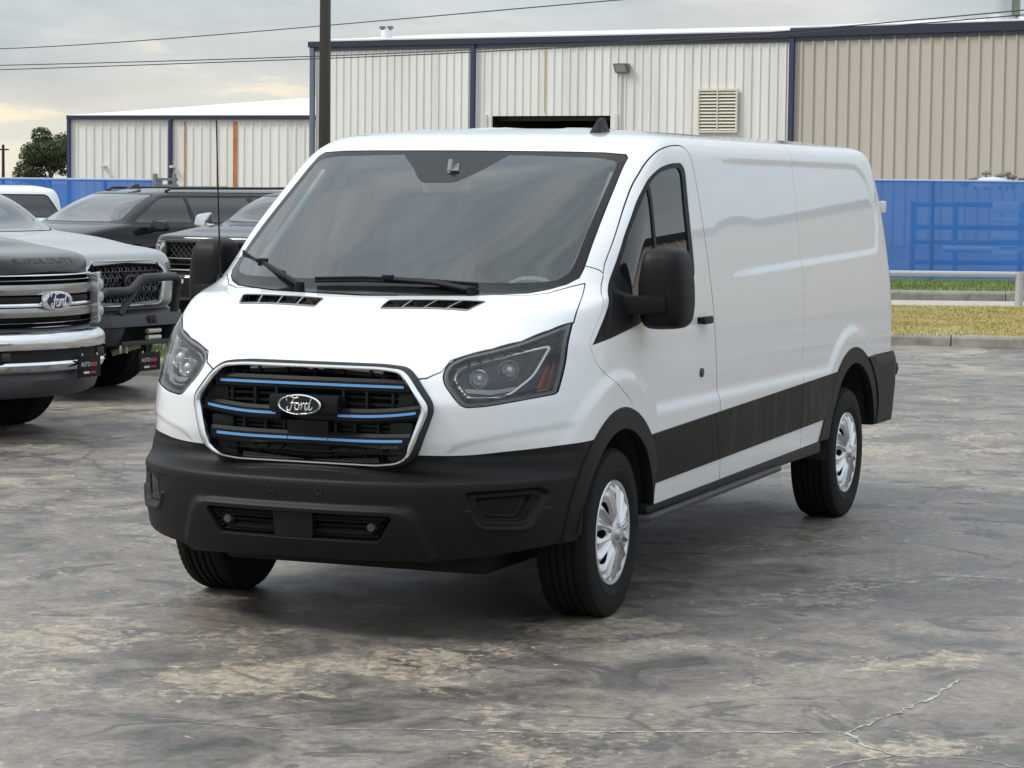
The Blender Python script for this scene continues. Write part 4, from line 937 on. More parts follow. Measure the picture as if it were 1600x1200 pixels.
def big_shed():
    A=W(-7.15,94.5); E_=W(8.9,85.07); t=(E_-A).normalized(); n=Vector((t.y,-t.x,0)); n=n if n.dot(FW)<0 else -n
    Lw=(E_-A).length; s=thing('metal_warehouse','long white and tan ribbed metal warehouse with navy eaves behind the van','building',A)
    inv=s.matrix_basis.inverted()
    def loc(o): o.matrix_parent_inverse=Matrix.Translation(-A); return o
    ez=6.62; pitch=.308
    # pixel-free layout in metres along the wall from its left end
    door=(7.19,12.22); dz=4.13
    x=0; nshe=0
    while x<Lw-.05:
        k=3 if x+3*pitch<Lw else max(1,int(round((Lw-x)/pitch)))
        mid=x+k*pitch/2; z0=dz if door[0]<mid<door[1] else 0
        loc(rib_sheet('wall_sheet',A,t,n,x,pitch,k,z0,ez,WSH,s)); x+=k*pitch
    LT=14.0; x=0; p2=.40; e0=ez; 
    while x<LT:
        f=lambda q:e0+.016*q
        loc(rib_sheet('wall_sheet',E_+n*.02,t,n,x+.05,p2,2,0,f(x),TSH,s,.05,f(x+2*p2))); x+=2*p2
    o=rib_sheet('side_wall',E_+n*.02,t,n,LT+.05,p2,110,0,e0+.016*LT,TSH,s,.05,e0+.016*LT+.1); o['kind']='stuff'; loc(o)
    # eaves: navy gutter over lighter flashing
    b=B(); beam(b,A-t*.25+Vector((0,0,ez-.02)),E_+Vector((0,0,ez-.02)),.16,.20,n); beam(b,E_+Vector((0,0,ez)),E_+t*60+Vector((0,0,ez+.55)),.18,.28,n); loc(b.build('gutter',NAVY,s,smooth=False))
    b=B(); beam(b,A-t*.25+Vector((0,0,ez-.16)),E_+Vector((0,0,ez-.16)),.06,.138,n); beam(b,E_+Vector((0,0,ez-.14)),E_+t*60+Vector((0,0,ez+.40)),.07,.14,n); loc(b.build('fascia',mat('slate_fascia',(.085,.095,.12),.5),s,smooth=False))
    for sx,mm,w in ((-.16,mat('grey_downpipe',(.13,.16,.20),.5),.16),(6.58,BTR,.15),(Lw-.02,BTR,.16)):
        b=B(); p=A+t*sx+n*.03; b.hexa([p,p+t*w,p+t*w+n*.14,p+n*.14]+[q+Vector((0,0,ez-.05)) for q in (p,p+t*w,p+t*w+n*.14,p+n*.14)]); loc(b.build('downpipe',mm,s,smooth=False))
    back=-n
    b=B(); hz=ez+.19; a0=A-t*.3; e1=E_+t*60; rise=.72
    b.hexa([a0+n*.1+Vector((0,0,hz)),E_+n*.1+Vector((0,0,hz)),E_+back*9+Vector((0,0,hz+rise)),a0+back*9+Vector((0,0,hz+rise))]+[q+Vector((0,0,.04)) for q in (a0+n*.1+Vector((0,0,hz)),E_+n*.1+Vector((0,0,hz)),E_+back*9+Vector((0,0,hz+rise)),a0+back*9+Vector((0,0,hz+rise)))])
    loc(b.build('roof',WROOF,s,smooth=False))
    b=B(); P=[E_+n*.12+Vector((0,0,hz+.09)),e1+n*.12+Vector((0,0,hz+.64)),e1+back*9+Vector((0,0,hz+.64+rise)),E_+back*9+Vector((0,0,hz+.09+rise))]; b.hexa(P+[q+Vector((0,0,.04)) for q in P]); loc(b.build('roof',WROOF,s,smooth=False))
    # end wall and rear so it is closed
    b=B(); P=[A+n*0,A+back*18,A+back*18+Vector((0,0,ez)),A+back*9+Vector((0,0,ez+.7)),A+Vector((0,0,ez))]; b.add(P,[(0,1,2,3,4)]); loc(b.build('end_wall',WSH,s,smooth=False))
    # doorway: dark hall behind, jambs, door edge
    d0,d1=A+t*door[0],A+t*door[1]
    b=B(); q=[d0,d1,d1+back*7,d0+back*7]; b.add(q+[p+Vector((0,0,dz+.02)) for p in q],[(4,5,6,7),(1,2,6,5),(2,3,7,6),(3,0,4,7)]); loc(b.build('doorway',mat('dark_hall',(.035,.028,.024),.9),s,smooth=False))
    b=B(); beam(b,d0+back*.4+Vector((0,0,dz-.16)),d1+back*.4+Vector((0,0,dz-.16)),.06,.16,back); loc(b.build('roller_door',mat('brown_roller',(.035,.022,.018),.6),s,smooth=False))
    for p in (d0,d1+t*.1):
        b=B(); Q=(p-t*.1,p,p+n*.06,p-t*.1+n*.06); b.hexa(list(Q)+[r_+Vector((0,0,dz+.05)) for r_ in Q]); loc(b.build('door_jamb',mat('jamb_white',(.62,.62,.60),.5),s,smooth=False))
    # louvre
    lx,lz,lw,lh=16.05,4.62,1.32,1.30; p=A+t*(lx-lw/2)+n*.05+Vector((0,0,lz-lh/2-.35))
    CR=mat('louvre_cream',(.68,.64,.53),.5)
    b=B()
    for (x0,x1,z0,z1) in ((-.06,0,-.06,lh+.06),(lw,lw+.06,-.06,lh+.06),(0,lw,lh,lh+.06),(0,lw,-.06,0),(lw/2-.02,lw/2+.02,0,lh)):
        P=[p+t*x0+Vector((0,0,z0)),p+t*x1+Vector((0,0,z0)),p+t*x1+Vector((0,0,z1)),p+t*x0+Vector((0,0,z1))]; b.hexa(P+[q+n*.10 for q in P])
    lo=loc(b.build('louvre',CR,s,smooth=False)); 
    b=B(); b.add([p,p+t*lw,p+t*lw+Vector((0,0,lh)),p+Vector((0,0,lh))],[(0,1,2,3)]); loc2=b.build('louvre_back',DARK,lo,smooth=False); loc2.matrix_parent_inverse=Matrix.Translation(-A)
    lo.location=(0,0,0); loc2.matrix_parent_inverse=Matrix()
    for k in range(12):
        z=lh*(k+.15)/12; b=B(); P=[p+n*.09+Vector((0,0,z)),p+t*lw+n*.09+Vector((0,0,z)),p+t*lw+n*.02+Vector((0,0,z+.07)),p+n*.02+Vector((0,0,z+.07))]; b.hexa(P+[q+Vector((0,0,.014)) for q in P]); so=b.build('slat',CR,lo,smooth=False)
    # wall lamp, rust streak, seam
    p=A+t*12.24+n*.04+Vector((0,0,5.55)); LG=mat('lamp_grey',(.16,.16,.155),.5)
    b=B(); P=[p,p+t*.50,p+t*.50+n*.10,p+n*.10]; b.hexa([q for q in P]+[q+Vector((0,0,.30))+(n*.18 if i>1 else n*0) for i,q in enumerate(P)]); o=loc(b.build('wall_lamp',LG,s,smooth=False))
    b=B(); P=[p+t*.05+n*.125+Vector((0,0,.03)),p+t*.45+n*.125+Vector((0,0,.03)),p+t*.45+n*.285+Vector((0,0,.27)),p+t*.05+n*.285+Vector((0,0,.27))]; b.add(P,[(0,1,2,3)]); b.build('lamp_glass',mat('frosted_lamp',(.45,.45,.43),.2),o,smooth=False)
    b=B(); p=A+t*9.46+n*.045; b.hexa([p+Vector((0,0,dz+.1)),p+t*.035+Vector((0,0,dz+.1)),p+t*.035+n*.01+Vector((0,0,dz+.1)),p+n*.01+Vector((0,0,dz+.1))]+[q+Vector((0,0,ez-.2)) for q in (p,p+t*.035,p+t*.035+n*.01,p+n*.01)]); loc(b.build('conduit',mat('yellow_conduit',(.55,.40,.14),.6),s,smooth=False))
    b=B(); p=A+t*12.42+n*.05; b.tube([p+Vector((0,0,.2)),p+Vector((0,0,5.5))],.03,6); loc(b.build('conduit',mat('jamb_white',(.62,.62,.60),.5),s))
    # roof ventilators
    GV=mat('galvanised',(.50,.52,.53),.4,.5)
    p=A+t*1.70+back*2.0+Vector((0,0,hz+.1)); b=B(); b.lathe([(.20,0),(.20,.38),(.0,.38)],16,Matrix.Translation(p)); o=loc(b.build('roof_ventilator',WROOF,s))
    for dx in (-.18,.16): b=B(); b.box(p+t*dx+Vector((0,0,.48)),(.26,.16,.10),.03); b.box(p+t*dx+Vector((0,0,.41)),(.08,.08,.08)); b.build('ventilator_cap',LG,o)
    p=E_+t*6.3+back*2.2+Vector((0,0,ez+.38)); b=B(); b.lathe([(.62,0),(.62,.12),(.40,.32),(.38,.32)],20,Matrix.Translation(p)); b.lathe([(.38,.30),(.38,1.05),(.50,1.10),(.50,1.5),(0,1.6)],20,Matrix.Translation(p)); o=loc(b.build('roof_ventilator',GV,s)); b=B(); b.box(p+t*.42+Vector((0,0,.75)),(.30,.22,.95),.02); b.build('vent_duct',mat('duct_green',(.17,.19,.15),.6),o)
    for ch in s.children_recursive:
        if ch.parent!=s: ch.matrix_parent_inverse=Matrix()
    return s
big_shed()
def low_shed():
    A=W(-18.55,110); E_=W(-6.5,104.5); t=(E_-A).normalized(); n=Vector((t.y,-t.x,0)); n=n if n.dot(FW)<0 else -n; back=-n
    Lw=(E_-A).length; s=thing('metal_shed','lower white ribbed metal shed with orange rust streaks, left of the warehouse','building',A)
    M=Matrix.Translation(-A)
    def loc(o): o.matrix_parent_inverse=M; return o
    ez=4.30; pitch=.40; x=0
    while x<Lw-.1:
        loc(rib_sheet('wall_sheet',A,t,n,x,pitch,2,0,ez,WSH,s,.04)); x+=2*pitch
    b=B(); beam(b,A-t*.12+Vector((0,0,ez-.02)),A+t*(x+.2)+Vector((0,0,ez-.02)),.16,.17,n); loc(b.build('gutter',NAVY,s,smooth=False))
    for sx in (-.10,4.86): b=B(); p=A+t*sx+n*.045; P=(p,p+t*.13,p+t*.13+n*.12,p+n*.12); b.hexa([q for q in P]+[q+Vector((0,0,ez)) for q in P]); loc(b.build('downpipe',BTR,s,smooth=False))
    for sx,w,c in ((5.53,.07,'rust_pale'),(7.08,.05,'rust_pale'),(7.86,.17,'rust_orange')):
        col=(.55,.25,.07) if c=='rust_pale' else (.48,.16,.03); b=B(); p=A+t*sx+n*.044; P=(p,p+t*w,p+t*w+n*.008,p+n*.008); top=Vector((0,0,ez-.1)); b.hexa([q for q in P]+[q+top for q in P]); loc(b.build('trim_strip',mat(c,col,.7,noise=.25,nscale=3),s,smooth=False))
    b=B(); R0=A-t*.15+n*.15+Vector((0,0,ez+.15)); R1=A+t*(x+.2)+n*.15+Vector((0,0,ez+.15)); r0=A+t*9.8+back*9+Vector((0,0,ez+1.38)); r1=A+t*(x+.4)+back*9+Vector((0,0,ez+1.42)); b.hexa([R0,R1,r1,r0]+[q-Vector((0,0,.05)) for q in (R0,R1,r1,r0)]); b.add([R0,r0,A+t*2+back*18+Vector((0,0,ez)),A+back*17+Vector((0,0,ez))],[(0,1,2,3)]); loc(b.build('roof',WROOF,s,smooth=False))
    b=B(); b.add([A,A+back*17,A+back*17+Vector((0,0,ez)),A+Vector((0,0,ez))],[(0,1,2,3)]); loc(b.build('end_wall',WSH,s,smooth=False))
    for sx,z in ((1.70,2.35),(5.05,2.35)):
        b=B(); p=A+t*sx+n*.05+Vector((0,0,z)); b.box(p+n*.1,(.28,.16,.10),.03); b.tube([p,p+n*.12],.03,6); loc(b.build('wall_light',mat('jamb_white',(.62,.62,.60),.5),s))
    return s
low_shed()
# ---------------------------------------------------------------- blue screened fence, rail, posts
def screen_mat():
    m=bpy.data.materials.new('blue_mesh_screen'); m.use_nodes=True; t=m.node_tree; b=t.nodes['Principled BSDF']; L=t.links.new
    g=N_(t,'ShaderNodeNewGeometry'); n=N_(t,'ShaderNodeTexNoise',i_Scale=1.1,i_Detail=4); L(g.outputs['Position'],n.inputs['Vector'])
    r=ramp(t,[(.35,(.045,.20,.68)),(.65,(.06,.25,.78))],n.outputs[0]); L(r.outputs[0],b.inputs['Base Color']); b.inputs['Roughness'].default_value=.6
    tr=N_(t,'ShaderNodeBsdfTransparent',i_Color=(.85,.92,1,1)); mx=N_(t,'ShaderNodeMixShader'); mx.inputs[0].default_value=.86
    tl=N_(t,'ShaderNodeBsdfTranslucent',i_Color=(.04,.18,.62,1)); m2=N_(t,'ShaderNodeMixShader'); m2.inputs[0].default_value=.3; L(b.outputs[0],m2.inputs[1]); L(tl.outputs[0],m2.inputs[2])
    L(tr.outputs[0],mx.inputs[1]); L(m2.outputs[0],mx.inputs[2]); L(mx.outputs[0],t.nodes['Material Output'].inputs[0]); return m
SCR=screen_mat(); POST=mat('fence_post_steel',(.20,.25,.32),.5,.4)
def fence(name,label,a,b,h,z0,step):
    A=W(*a); Bq=W(*b); t=(Bq-A).normalized(); L=(Bq-A).length; f=thing(name,label,'fence',A,group=None); M=Matrix.Translation(-A); n=Vector((t.y,-t.x,0)); n=n if n.dot(FW)<0 else -n
    k=0; x=0
    while x<L-.1:
        w=min(step,L-x); s=B(); nx=14; rg=random.Random(k)
        for i in range(nx+1):
            for j in range(5):
                p=A+t*(x+w*i/nx)+n*(.04+.012*math.sin(i*1.3+k)*math.sin(j*.8)); s.V.append((p.x,p.y,z0+.05+(h-.05)*j/4))
        for i in range(nx):
            for j in range(4): s.F.append((i*5+j,(i+1)*5+j,(i+1)*5+j+1,i*5+j+1))
        o=s.build('screen_panel',SCR,f); o.matrix_parent_inverse=M
        s=B(); p=A+t*x-n*.03; s.tube([p,p+Vector((0,0,z0+h+.03))],.035,8); o=s.build('fence_post',POST,f); o.matrix_parent_inverse=M
        x+=step;k+=1
    s=B(); s.tube([A+Vector((0,0,z0+h)),Bq+Vector((0,0,z0+h))],.028,8); o=s.build('top_rail',mat('rail_pale',(.34,.42,.52),.5),f); o.matrix_parent_inverse=M
    return f
fence('screened_fence','blue mesh screened fence right of the van below the tan wall',(-1.5,48.0),(17.1,48.0),1.83,.12,3.05)
fence('screened_fence','blue mesh screened fence left of the van in front of the low shed',(-26,49.5),(-6.62,49.5),1.80,.0,3.05)
# pale pipe barrier on the verge
A_=W(1,40.6); B__=W(19.6,40.6); rl=thing('pipe_barrier','low pale steel pipe barrier in front of the blue fence','barrier',A_)
s=B(); s.tube([A_+Vector((0,0,.50)),B__+Vector((0,0,.50))],.045,10); o=s.build('pipe_rail',mat('rail_white',(.40,.41,.40),.5),rl); o.matrix_parent_inverse=Matrix.Translation(-A_)
for x in (.8,6.84,13.2,18.5):
    s=B(); p=A_+RT*x; s.tube([p-Vector((0,0,.0)),p+Vector((0,0,.54))],.065,12); o=s.build('barrier_post',mat('rail_white',(.40,.41,.40),.5),rl); o.matrix_parent_inverse=Matrix.Translation(-A_)
# plant behind the blue screen: pipework skid with a tank
def skid():
    p0=W(9.4,52.5); s=thing('pipework_skid','steel frame and pipework standing behind the blue fence','machinery',p0); ST=mat('skid_steel',(.10,.12,.16),.5,.3); PW=mat('skid_white',(.55,.57,.58),.5)
    M=Matrix.Translation(-p0)
    def add(name,b,mt): o=b.build(name,mt,s); o.matrix_parent_inverse=M
    for z in (.35,.75,1.05,1.5):
        b=B(); b.tube([W(7.9,52.3,z),W(10.2,52.3,z)],.05,8); add('frame_rail',b,ST)
    b=B(); b.tube([W(11.2,52.4,1.5),W(12.7,52.4,1.5)],.05,8); add('frame_rail',b,ST)
    for z in (.6,1.05): b=B(); b.tube([W(11.0,52.3,z),W(14.0,52.3,z)],.04,8); add('frame_rail',b,ST)
    for r in (7.95,8.8,10.1,11.0,12.3,13.6): b=B(); b.tube([W(r,52.3,0),W(r,52.3,1.55)],.05,8); add('frame_leg',b,ST)
    b=B(); b.hexa([W(10.25,52.1,0),W(11.05,52.1,0),W(11.05,52.6,0),W(10.25,52.6,0),W(10.25,52.1,1.72),W(11.05,52.1,1.72),W(11.05,52.6,1.72),W(10.25,52.6,1.72)]); add('control_panel',b,mat('panel_blue',(.02,.07,.25),.5))
    for z,h in ((1.45,.22),(1.2,.10),(.88,.14),(.55,.12)): b=B(); b.box(W(9.75,51.9,z),(.5,.5,h),.03); add('valve_body',b,PW)
    b=B(); b.tube([W(8.5,52,.62),W(10.1,52,.62)],.06,8); add('pipe',b,PW); b=B(); b.tube([W(12.4,52,1.35),W(13.0,52,1.35)],.06,8); add('pipe',b,PW)
    b=B(); b.hexa([W(12.9,52.0,0),W(14.2,52.0,0),W(14.2,52.8,0),W(12.9,52.8,0),W(12.9,52.0,1.45),W(14.2,52.0,1.45),W(14.2,52.8,1.45),W(12.9,52.8,1.45)]); add('tank',b,mat('panel_blue',(.02,.07,.25),.5))
    rg=random.Random(4)
    TP=mat('skid_top',(.24,.22,.19),.6,.3)
    b=B(); b.lathe([(.42,0),(.40,.10),(.30,.17),(.12,.20),(0,.2)],18,Matrix.Translation(W(9.55,52.6,1.86))); add('tank_dome',b,PW)
    for r,z,l in ((9.2,2.0,.25),(9.42,2.12,.18),(9.7,2.08,.2),(9.95,2.05,.16),(10.2,2.02,.28),(9.85,2.12,.12)):
        b=B(); b.tube([W(r-l/2,52.5,z),W(r+l/2,52.5,z+.02)],.035,8); b.tube([W(r,52.5,1.8),W(r,52.5,z+.05)],.025,8); add('valve',b,TP)
    b=B(); b.box(W(10.35,52.5,1.98),(.16,.16,.22),.02); add('valve',b,TP); b=B(); b.box(W(9.0,52.5,1.92),(.14,.14,.12),.02); add('valve',b,TP)
skid()
# ---------------------------------------------------------------- pole, wires, tree
p=W(-2.89,40); lp=thing('lamp_pole','tall dark square steel lamp pole rising behind the van','pole',p); PM=mat('dark_bronze_pole',(.045,.042,.040),.45,.3); M_=Matrix.Translation(-p)
s=B(); q=[(-.075,-.075),(.075,-.075),(.075,.075),(-.075,.075)]; s.hexa([p+Vector((a,b,.25)) for a,b in q]+[p+Vector((a*.72,b*.72,8.5)) for a,b in q],.012); o=s.build('pole_shaft',PM,lp); o.matrix_parent_inverse=M_
s=B(); s.lathe([(.26,0),(.26,.5),(.22,.55),(0,.55)],20,Matrix.Translation(p)); o=s.build('pole_footing',CONC,lp); o.matrix_parent_inverse=M_
s=B(); s.box(p+Vector((0,0,8.55)),(.7,.34,.14),.03); o=s.build('lamp_head',PM,lp); o.matrix_parent_inverse=M_
def wire(label,P,r,grp='overhead wires'):
    s=B(); P=[Vector(x) for x in P]; Q=[]
    x=np.linspace(0,1,41); k=np.linspace(0,1,len(P))
    for t in x: Q.append(Vector([float(pchip(k,[p_[i] for p_ in P],t)) for i in range(3)]))
    s.tube(Q,r,5); o=s.build('power_line',mat('wire_black',(.03,.03,.032),.6),None); tag(o,label,'wire',grp); return o
wire('single upper overhead wire slanting across the sky above the low shed',[W(-45,150,8.6),W(-27,138,8.55),W(5.5,94,8.55),W(24,68,9.1)],.024)
wire('upper of two overhead wires crossing in front of the warehouse eaves',[W(-31,105.5,6.4),W(-18.6,95,5.86),W(-6.3,83.9,5.79),W(3.65,74.9,5.90),W(13,66.5,6.34),W(22,58,7.0)],.017)
wire('lower of two overhead wires crossing in front of the warehouse eaves',[W(-31,105.5,6.2),W(-18.6,95,5.70),W(-6.3,83.9,5.71),W(3.65,74.9,5.83),W(13,66.5,6.22),W(22,58,6.8)],.017)
p=W(-31.3,161); s=thing('utility_pole','distant slim dark utility pole at the far left edge','pole',p); b=B(); b.tube([p,p+Vector((0,0,3.85))],[.11,.085],8); o=b.build('pole_shaft',PM,s); o.matrix_parent_inverse=Matrix.Translation(-p); b=B(); b.tube([p+RT*-.35+Vector((0,0,3.55)),p+RT*.35+Vector((0,0,3.55))],.05,6); o=b.build('crossarm',PM,s); o.matrix_parent_inverse=Matrix.Translation(-p)
def tree(label,p,H,w,seed,nl=5200):
    rg=np.random.default_rng(seed); t=thing('leafy_tree',label,'tree',p); b=B()
    b.tube([(0,0,0),(.05,.02,H*.25),(.0,.06,H*.5),(.1,0,H*.8)],[.16,.13,.09,.03],8)
    lm=[]
    for k in range(12):
        a=rg.uniform(0,6.28); z0=H*rg.uniform(.2,.6); e=Vector((math.cos(a)*w*.42*rg.uniform(.5,1),math.sin(a)*w*.42*rg.uniform(.5,1),z0+H*rg.uniform(.12,.35))); b.tube([(0,0.03,z0),(e.x*.5,e.y*.5,(z0+e.z)/2+.1),tuple(e)],[.06,.04,.015],6); lm.append(e)
    b.build('trunk',mat('bark',(.07,.055,.04),.9),t)
    c=[]
    for e in lm: c.append((np.array(e),rg.uniform(.28,.46)*w*.5))
    for k in range(7): c.append((np.array([rg.normal(0,w*.16),rg.normal(0,w*.16),H*rg.uniform(.35,.92)]),rg.uniform(.3,.5)*w*.5))
    V=[];F=[]
    for i in range(nl):
        cc,r=c[rg.integers(len(c))]; d=rg.normal(0,1,3); d/=np.linalg.norm(d); q=cc+d*r*rg.uniform(.35,1.05)**.6*np.array([1,1,.8])
        a=rg.normal(0,1,3); a/=np.linalg.norm(a); bq=np.cross(a,rg.normal(0,1,3)); bq/=np.linalg.norm(bq); s_=rg.uniform(.05,.11)
        k=len(V); V+= [q-a*s_,q+bq*s_*.6,q+a*s_,q-bq*s_*.6]; F.append((k,k+1,k+2,k+3))
    LF=bpy.data.materials.get('tree_leaves')
    if LF is None:
        LF=ground_mat('tree_leaves',[(.36,(.045,.062,.026)),(.5,(.075,.10,.042)),(.64,(.11,.135,.06))],3,.7,0)
    o=mesh_from('crown',np.array(V),F,LF,t,None,False)
    return t
tree('dark green leafy tree over the blue fence at far left',W(-28.45,161),4.85,3.9,5,13000)
# steel bracket over the left fence
p=W(-6.72,49.2); gl=thing('gate_bracket','grey steel gate latch bracket above the parked black vehicle','bracket',p); GM=mat('bracket_grey',(.26,.27,.27),.5,.4); M_=Matrix.Translation(-p)
s=B(); s.tube([p,p+Vector((0,0,1.93))],.05,8); o=s.build('bracket_post',GM,gl); o.matrix_parent_inverse=M_
s=B(); s.tube([p+RT*.36,p+RT*.36+Vector((0,0,1.93))],.04,8); o=s.build('bracket_post',GM,gl); o.matrix_parent_inverse=M_
for z in (1.68,1.80): 
    s=B(); s.hexa([p+RT*-.02+Vector((0,0,z)),p+RT*.42+Vector((0,0,z)),p+RT*.42+FW*.08+Vector((0,0,z)),p+RT*-.02+FW*.08+Vector((0,0,z))]+[q+Vector((0,0,.05)) for q in (p+RT*-.02+Vector((0,0,z)),p+RT*.42+Vector((0,0,z)),p+RT*.42+FW*.08+Vector((0,0,z)),p+RT*-.02+FW*.08+Vector((0,0,z)))]); o=s.build('bracket_bar',GM,gl,smooth=False); o.matrix_parent_inverse=M_
# ---------------------------------------------------------------- the parked row
def skin(Tb,zs,cn=(46,56,14),rd=.22,m=4.5,crown=.03):
    G=np.stack([np.concatenate([ring(z,Tb,cn,rd,m),np.full((sum(cn)-2,1),z)],1) for z in zs]); top=G[-1]; caps=[]
    x0,x1=top[:,0].min(),top[:,0].max()
    for s in (.97,.9,.8,.65,.45,.22,0.):
        c=top.copy(); c[:,0]=(top[:,0]-(x0+x1)/2)*(1-(1-s)*.35)+(x0+x1)/2; c[:,1]=top[:,1]*s; c[:,2]=top[:,2]+crown*(1-s*s)**.9; caps.append(c)
    G=np.concatenate([G,np.stack(caps)]); G[:,0,1]=0; G[:,-1,1]=0
    return grid_mesh(G)
def plain_wheel(parent,loc,side,r,rim,width,steer,rimmat,spokes=6):
    w=wheel_parts(parent,r,rim,width,None,'wheel',loc,side,steer,36); hw=width/2; d=1
    b=B(); b.lathe([(0,0),(rim,0),(rim,.05)],32,frame((0,hw*.45,0),(1,0,0),(0,0,1))); o=b.build('rim',DARK,w)
    b=B(); b.lathe([(rim-.015,hw*.45),(rim-.012,hw*.84),(rim+.008,hw*.88),(rim+.012,hw*.78)],40,frame((0,0,0),(1,0,0),(0,0,-1)))
    b.lathe([(0,hw*.74),(.07,hw*.72),(.075,hw*.5)],20,frame((0,0,0),(1,0,0),(0,0,-1)))
    for k in range(spokes):
        a=2*math.pi*k/spokes; c,s=math.cos(a),math.sin(a); rad=Vector((c,0,s)); tan=Vector((-s,0,c))
        P=[rad*.05+tan*.035,rad*.05-tan*.035,rad*rim-tan*.03,rad*rim+tan*.03]; b.hexa([p+Vector((0,hw*.5,0)) for p in P]+[p+Vector((0,hw*q,0)) for p,q in zip(P,(.70,.70,.80,.80))])
    b.build('spokes',rimmat,w); return w
def vehicle(name,label,cat,loc,heading,T,paint,win,ws,wheels,wb,wr=.40,tw=.27,track=.80,rimmat=None,pane_gap=None,arch=.10,mirror_at=None,roofrails=False,grille=None,lamps=None,mirror_mat=None,lower=None,cabfloor=1.0):
    v=thing(name,label,cat,loc,heading,'vehicles parked left of the van'); zs=T['zs']; cur=skin(T['Tb'],zs)
    X=lambda V:V[:,0]
    Y=lambda V:V[:,1]
    Z=lambda V:V[:,2]
    for xc in (0,-wb): _,cur=cut(cur,lambda V:np.maximum(np.hypot(X(V)-xc,Z(V)-wr)-(wr+arch),.45-Y(V)),1,.05)
    for xc in (0,-wb):
        for sgn in (1,-1):
            b=B(); n=20; r0=wr+arch+.01
            for y in (T['w']-.02,.45):
                for k in range(n+1): t=math.pi*(.0+1.0*k/n); b.V.append((xc+r0*math.cos(t),sgn*y,wr+r0*math.sin(t)))
            for k in range(n): b.F.append((k,k+1,n+2+k,n+1+k))
            b.F.append(tuple(n+1+k for k in range(n+1))); b.build('arch_liner',mat('arch_liner',(.016,.016,.017),.85),v)
    seals=[]
    if grille is not None:
        g,cur,st=cutgap(cur,yz(grille,.2),.006,2); p=pocket(g,.07); put('grille_backing',joinm(p,mirr(p)),DARK,v); seals.append(st)
    if lamps is not None:
        l,cur,st=cutgap(cur,yz(lamps,.1),.006,2); seals.append(st)
        for q in ((lambda M:M),mirr):
            o=put('headlight',q(pocket(l,.05)),mat('lamp_bright',(.78,.79,.79),.25),v); put('lens',q(l),LENS,o)
    w_,cur,st=cutgap(cur,yz(ws,T['wsx'][0],T['wsx'][1]),.006,1); seals.append(st)
    wo=put('windscreen',joinm(w_,mirr(w_)),T.get('wsm',CARWS),v)
    s_,cur=cut(cur,xz(win,.3),2)
    fr,_x=None,None
    gap=pane_gap or []
    inner=lambda V:np.maximum.reduce([sdpoly(V[:,[0,2]],win)+.018]+[-(np.abs(X(V)-g0-(Z(V)-1.2)*sl)-hwid) for g0,sl,hwid in gap])
    gl,frm=cut(offs(s_,-.004),inner,1)
    for q in ((lambda M:M),mirr): o=put('side_window',q(offs(gl,-.004)),CARSIDE,v); put('window_frame',q(frm),BLACKG,o)
    for dx in T.get('doors',[]):
        ln=lambda V,dx=dx:np.maximum.reduce([np.abs(X(V)-dx-(Z(V)-1.0)*0.0)-.003,T['belt']-.75-Z(V),Z(V)-T['belt'],.5-Y(V)])
        sm,cur=cut(cur,ln,1,.03); seals.append(sm)
    put('body',joinm(cur,mirr(cur)),paint,v); sl=[offs(s,-.004) for s in seals if s is not None]
    if sl: q=joinm(*sl); put('panel_seal',joinm(q,mirr(q)),SEAL,v)['kind']='stuff'
    for xc in (0,-wb):
        for sgn in (1,-1): plain_wheel(v,(xc,sgn*track,wr),sgn,wr,wr*.60,tw,0,rimmat or SILVER)
    b=B(); b.box((-wb/2,0,.52),(wb+1.0,1.1,.30),.04); b.build('underbody',DARK,v)
    b=B(); c0,c1=T['cab']; b.box(((c0+c1)/2,0,T['belt']-.22),(abs(c0-c1),2*T['w']-.5,.10)); b.build('cabin_floor',DARK,v)
    for x in (T['cab'][0]-.75,):
        for y in (.38,-.38): b=B(); b.box((x,y,T['belt']-.02),(.16,.46,.5),.06); b.box((x-.04,y,T['belt']+.30),(.10,.25,.16),.04); b.build('seat',mat('seat_dark',(.02,.021,.022),.9),v)
    if mirror_at:
        mx,mz,mw,mh=mirror_at
        for sgn in (1,-1):
            y0=T['w']-.06; b=B(); b.hexa([(mx,sgn*y0,mz-.02),(mx+.06,sgn*y0,mz-.02),(mx+.05,sgn*(y0+.14),mz+.02),(mx,sgn*(y0+.14),mz+.02),(mx,sgn*y0,mz+.05),(mx+.06,sgn*y0,mz+.05),(mx+.05,sgn*(y0+.14),mz+.07),(mx,sgn*(y0+.14),mz+.07)],.008)
            b.hexa([(mx-.07,sgn*(y0+.08),mz),(mx+.09,sgn*(y0+.10),mz+.01),(mx+.05,sgn*(y0+.10+mw),mz+.03),(mx-.07,sgn*(y0+.09+mw),mz+.02),(mx-.07,sgn*(y0+.08),mz+mh),(mx+.07,sgn*(y0+.10),mz+mh-.02),(mx+.03,sgn*(y0+.08+mw),mz+mh-.04),(mx-.07,sgn*(y0+.07+mw),mz+mh-.02)],.035)
            b.build('wing_mirror',mirror_mat or paint,v)
    return v
CARWS=glass('car_windscreen',(.42,.48,.46),refl=1.2); CARSIDE=glass('car_side_glass',(.13,.15,.16),refl=1.3)
def paint(name,c,metal=.3,rough=.3): return mat(name,c,.35,0,.8,.05)
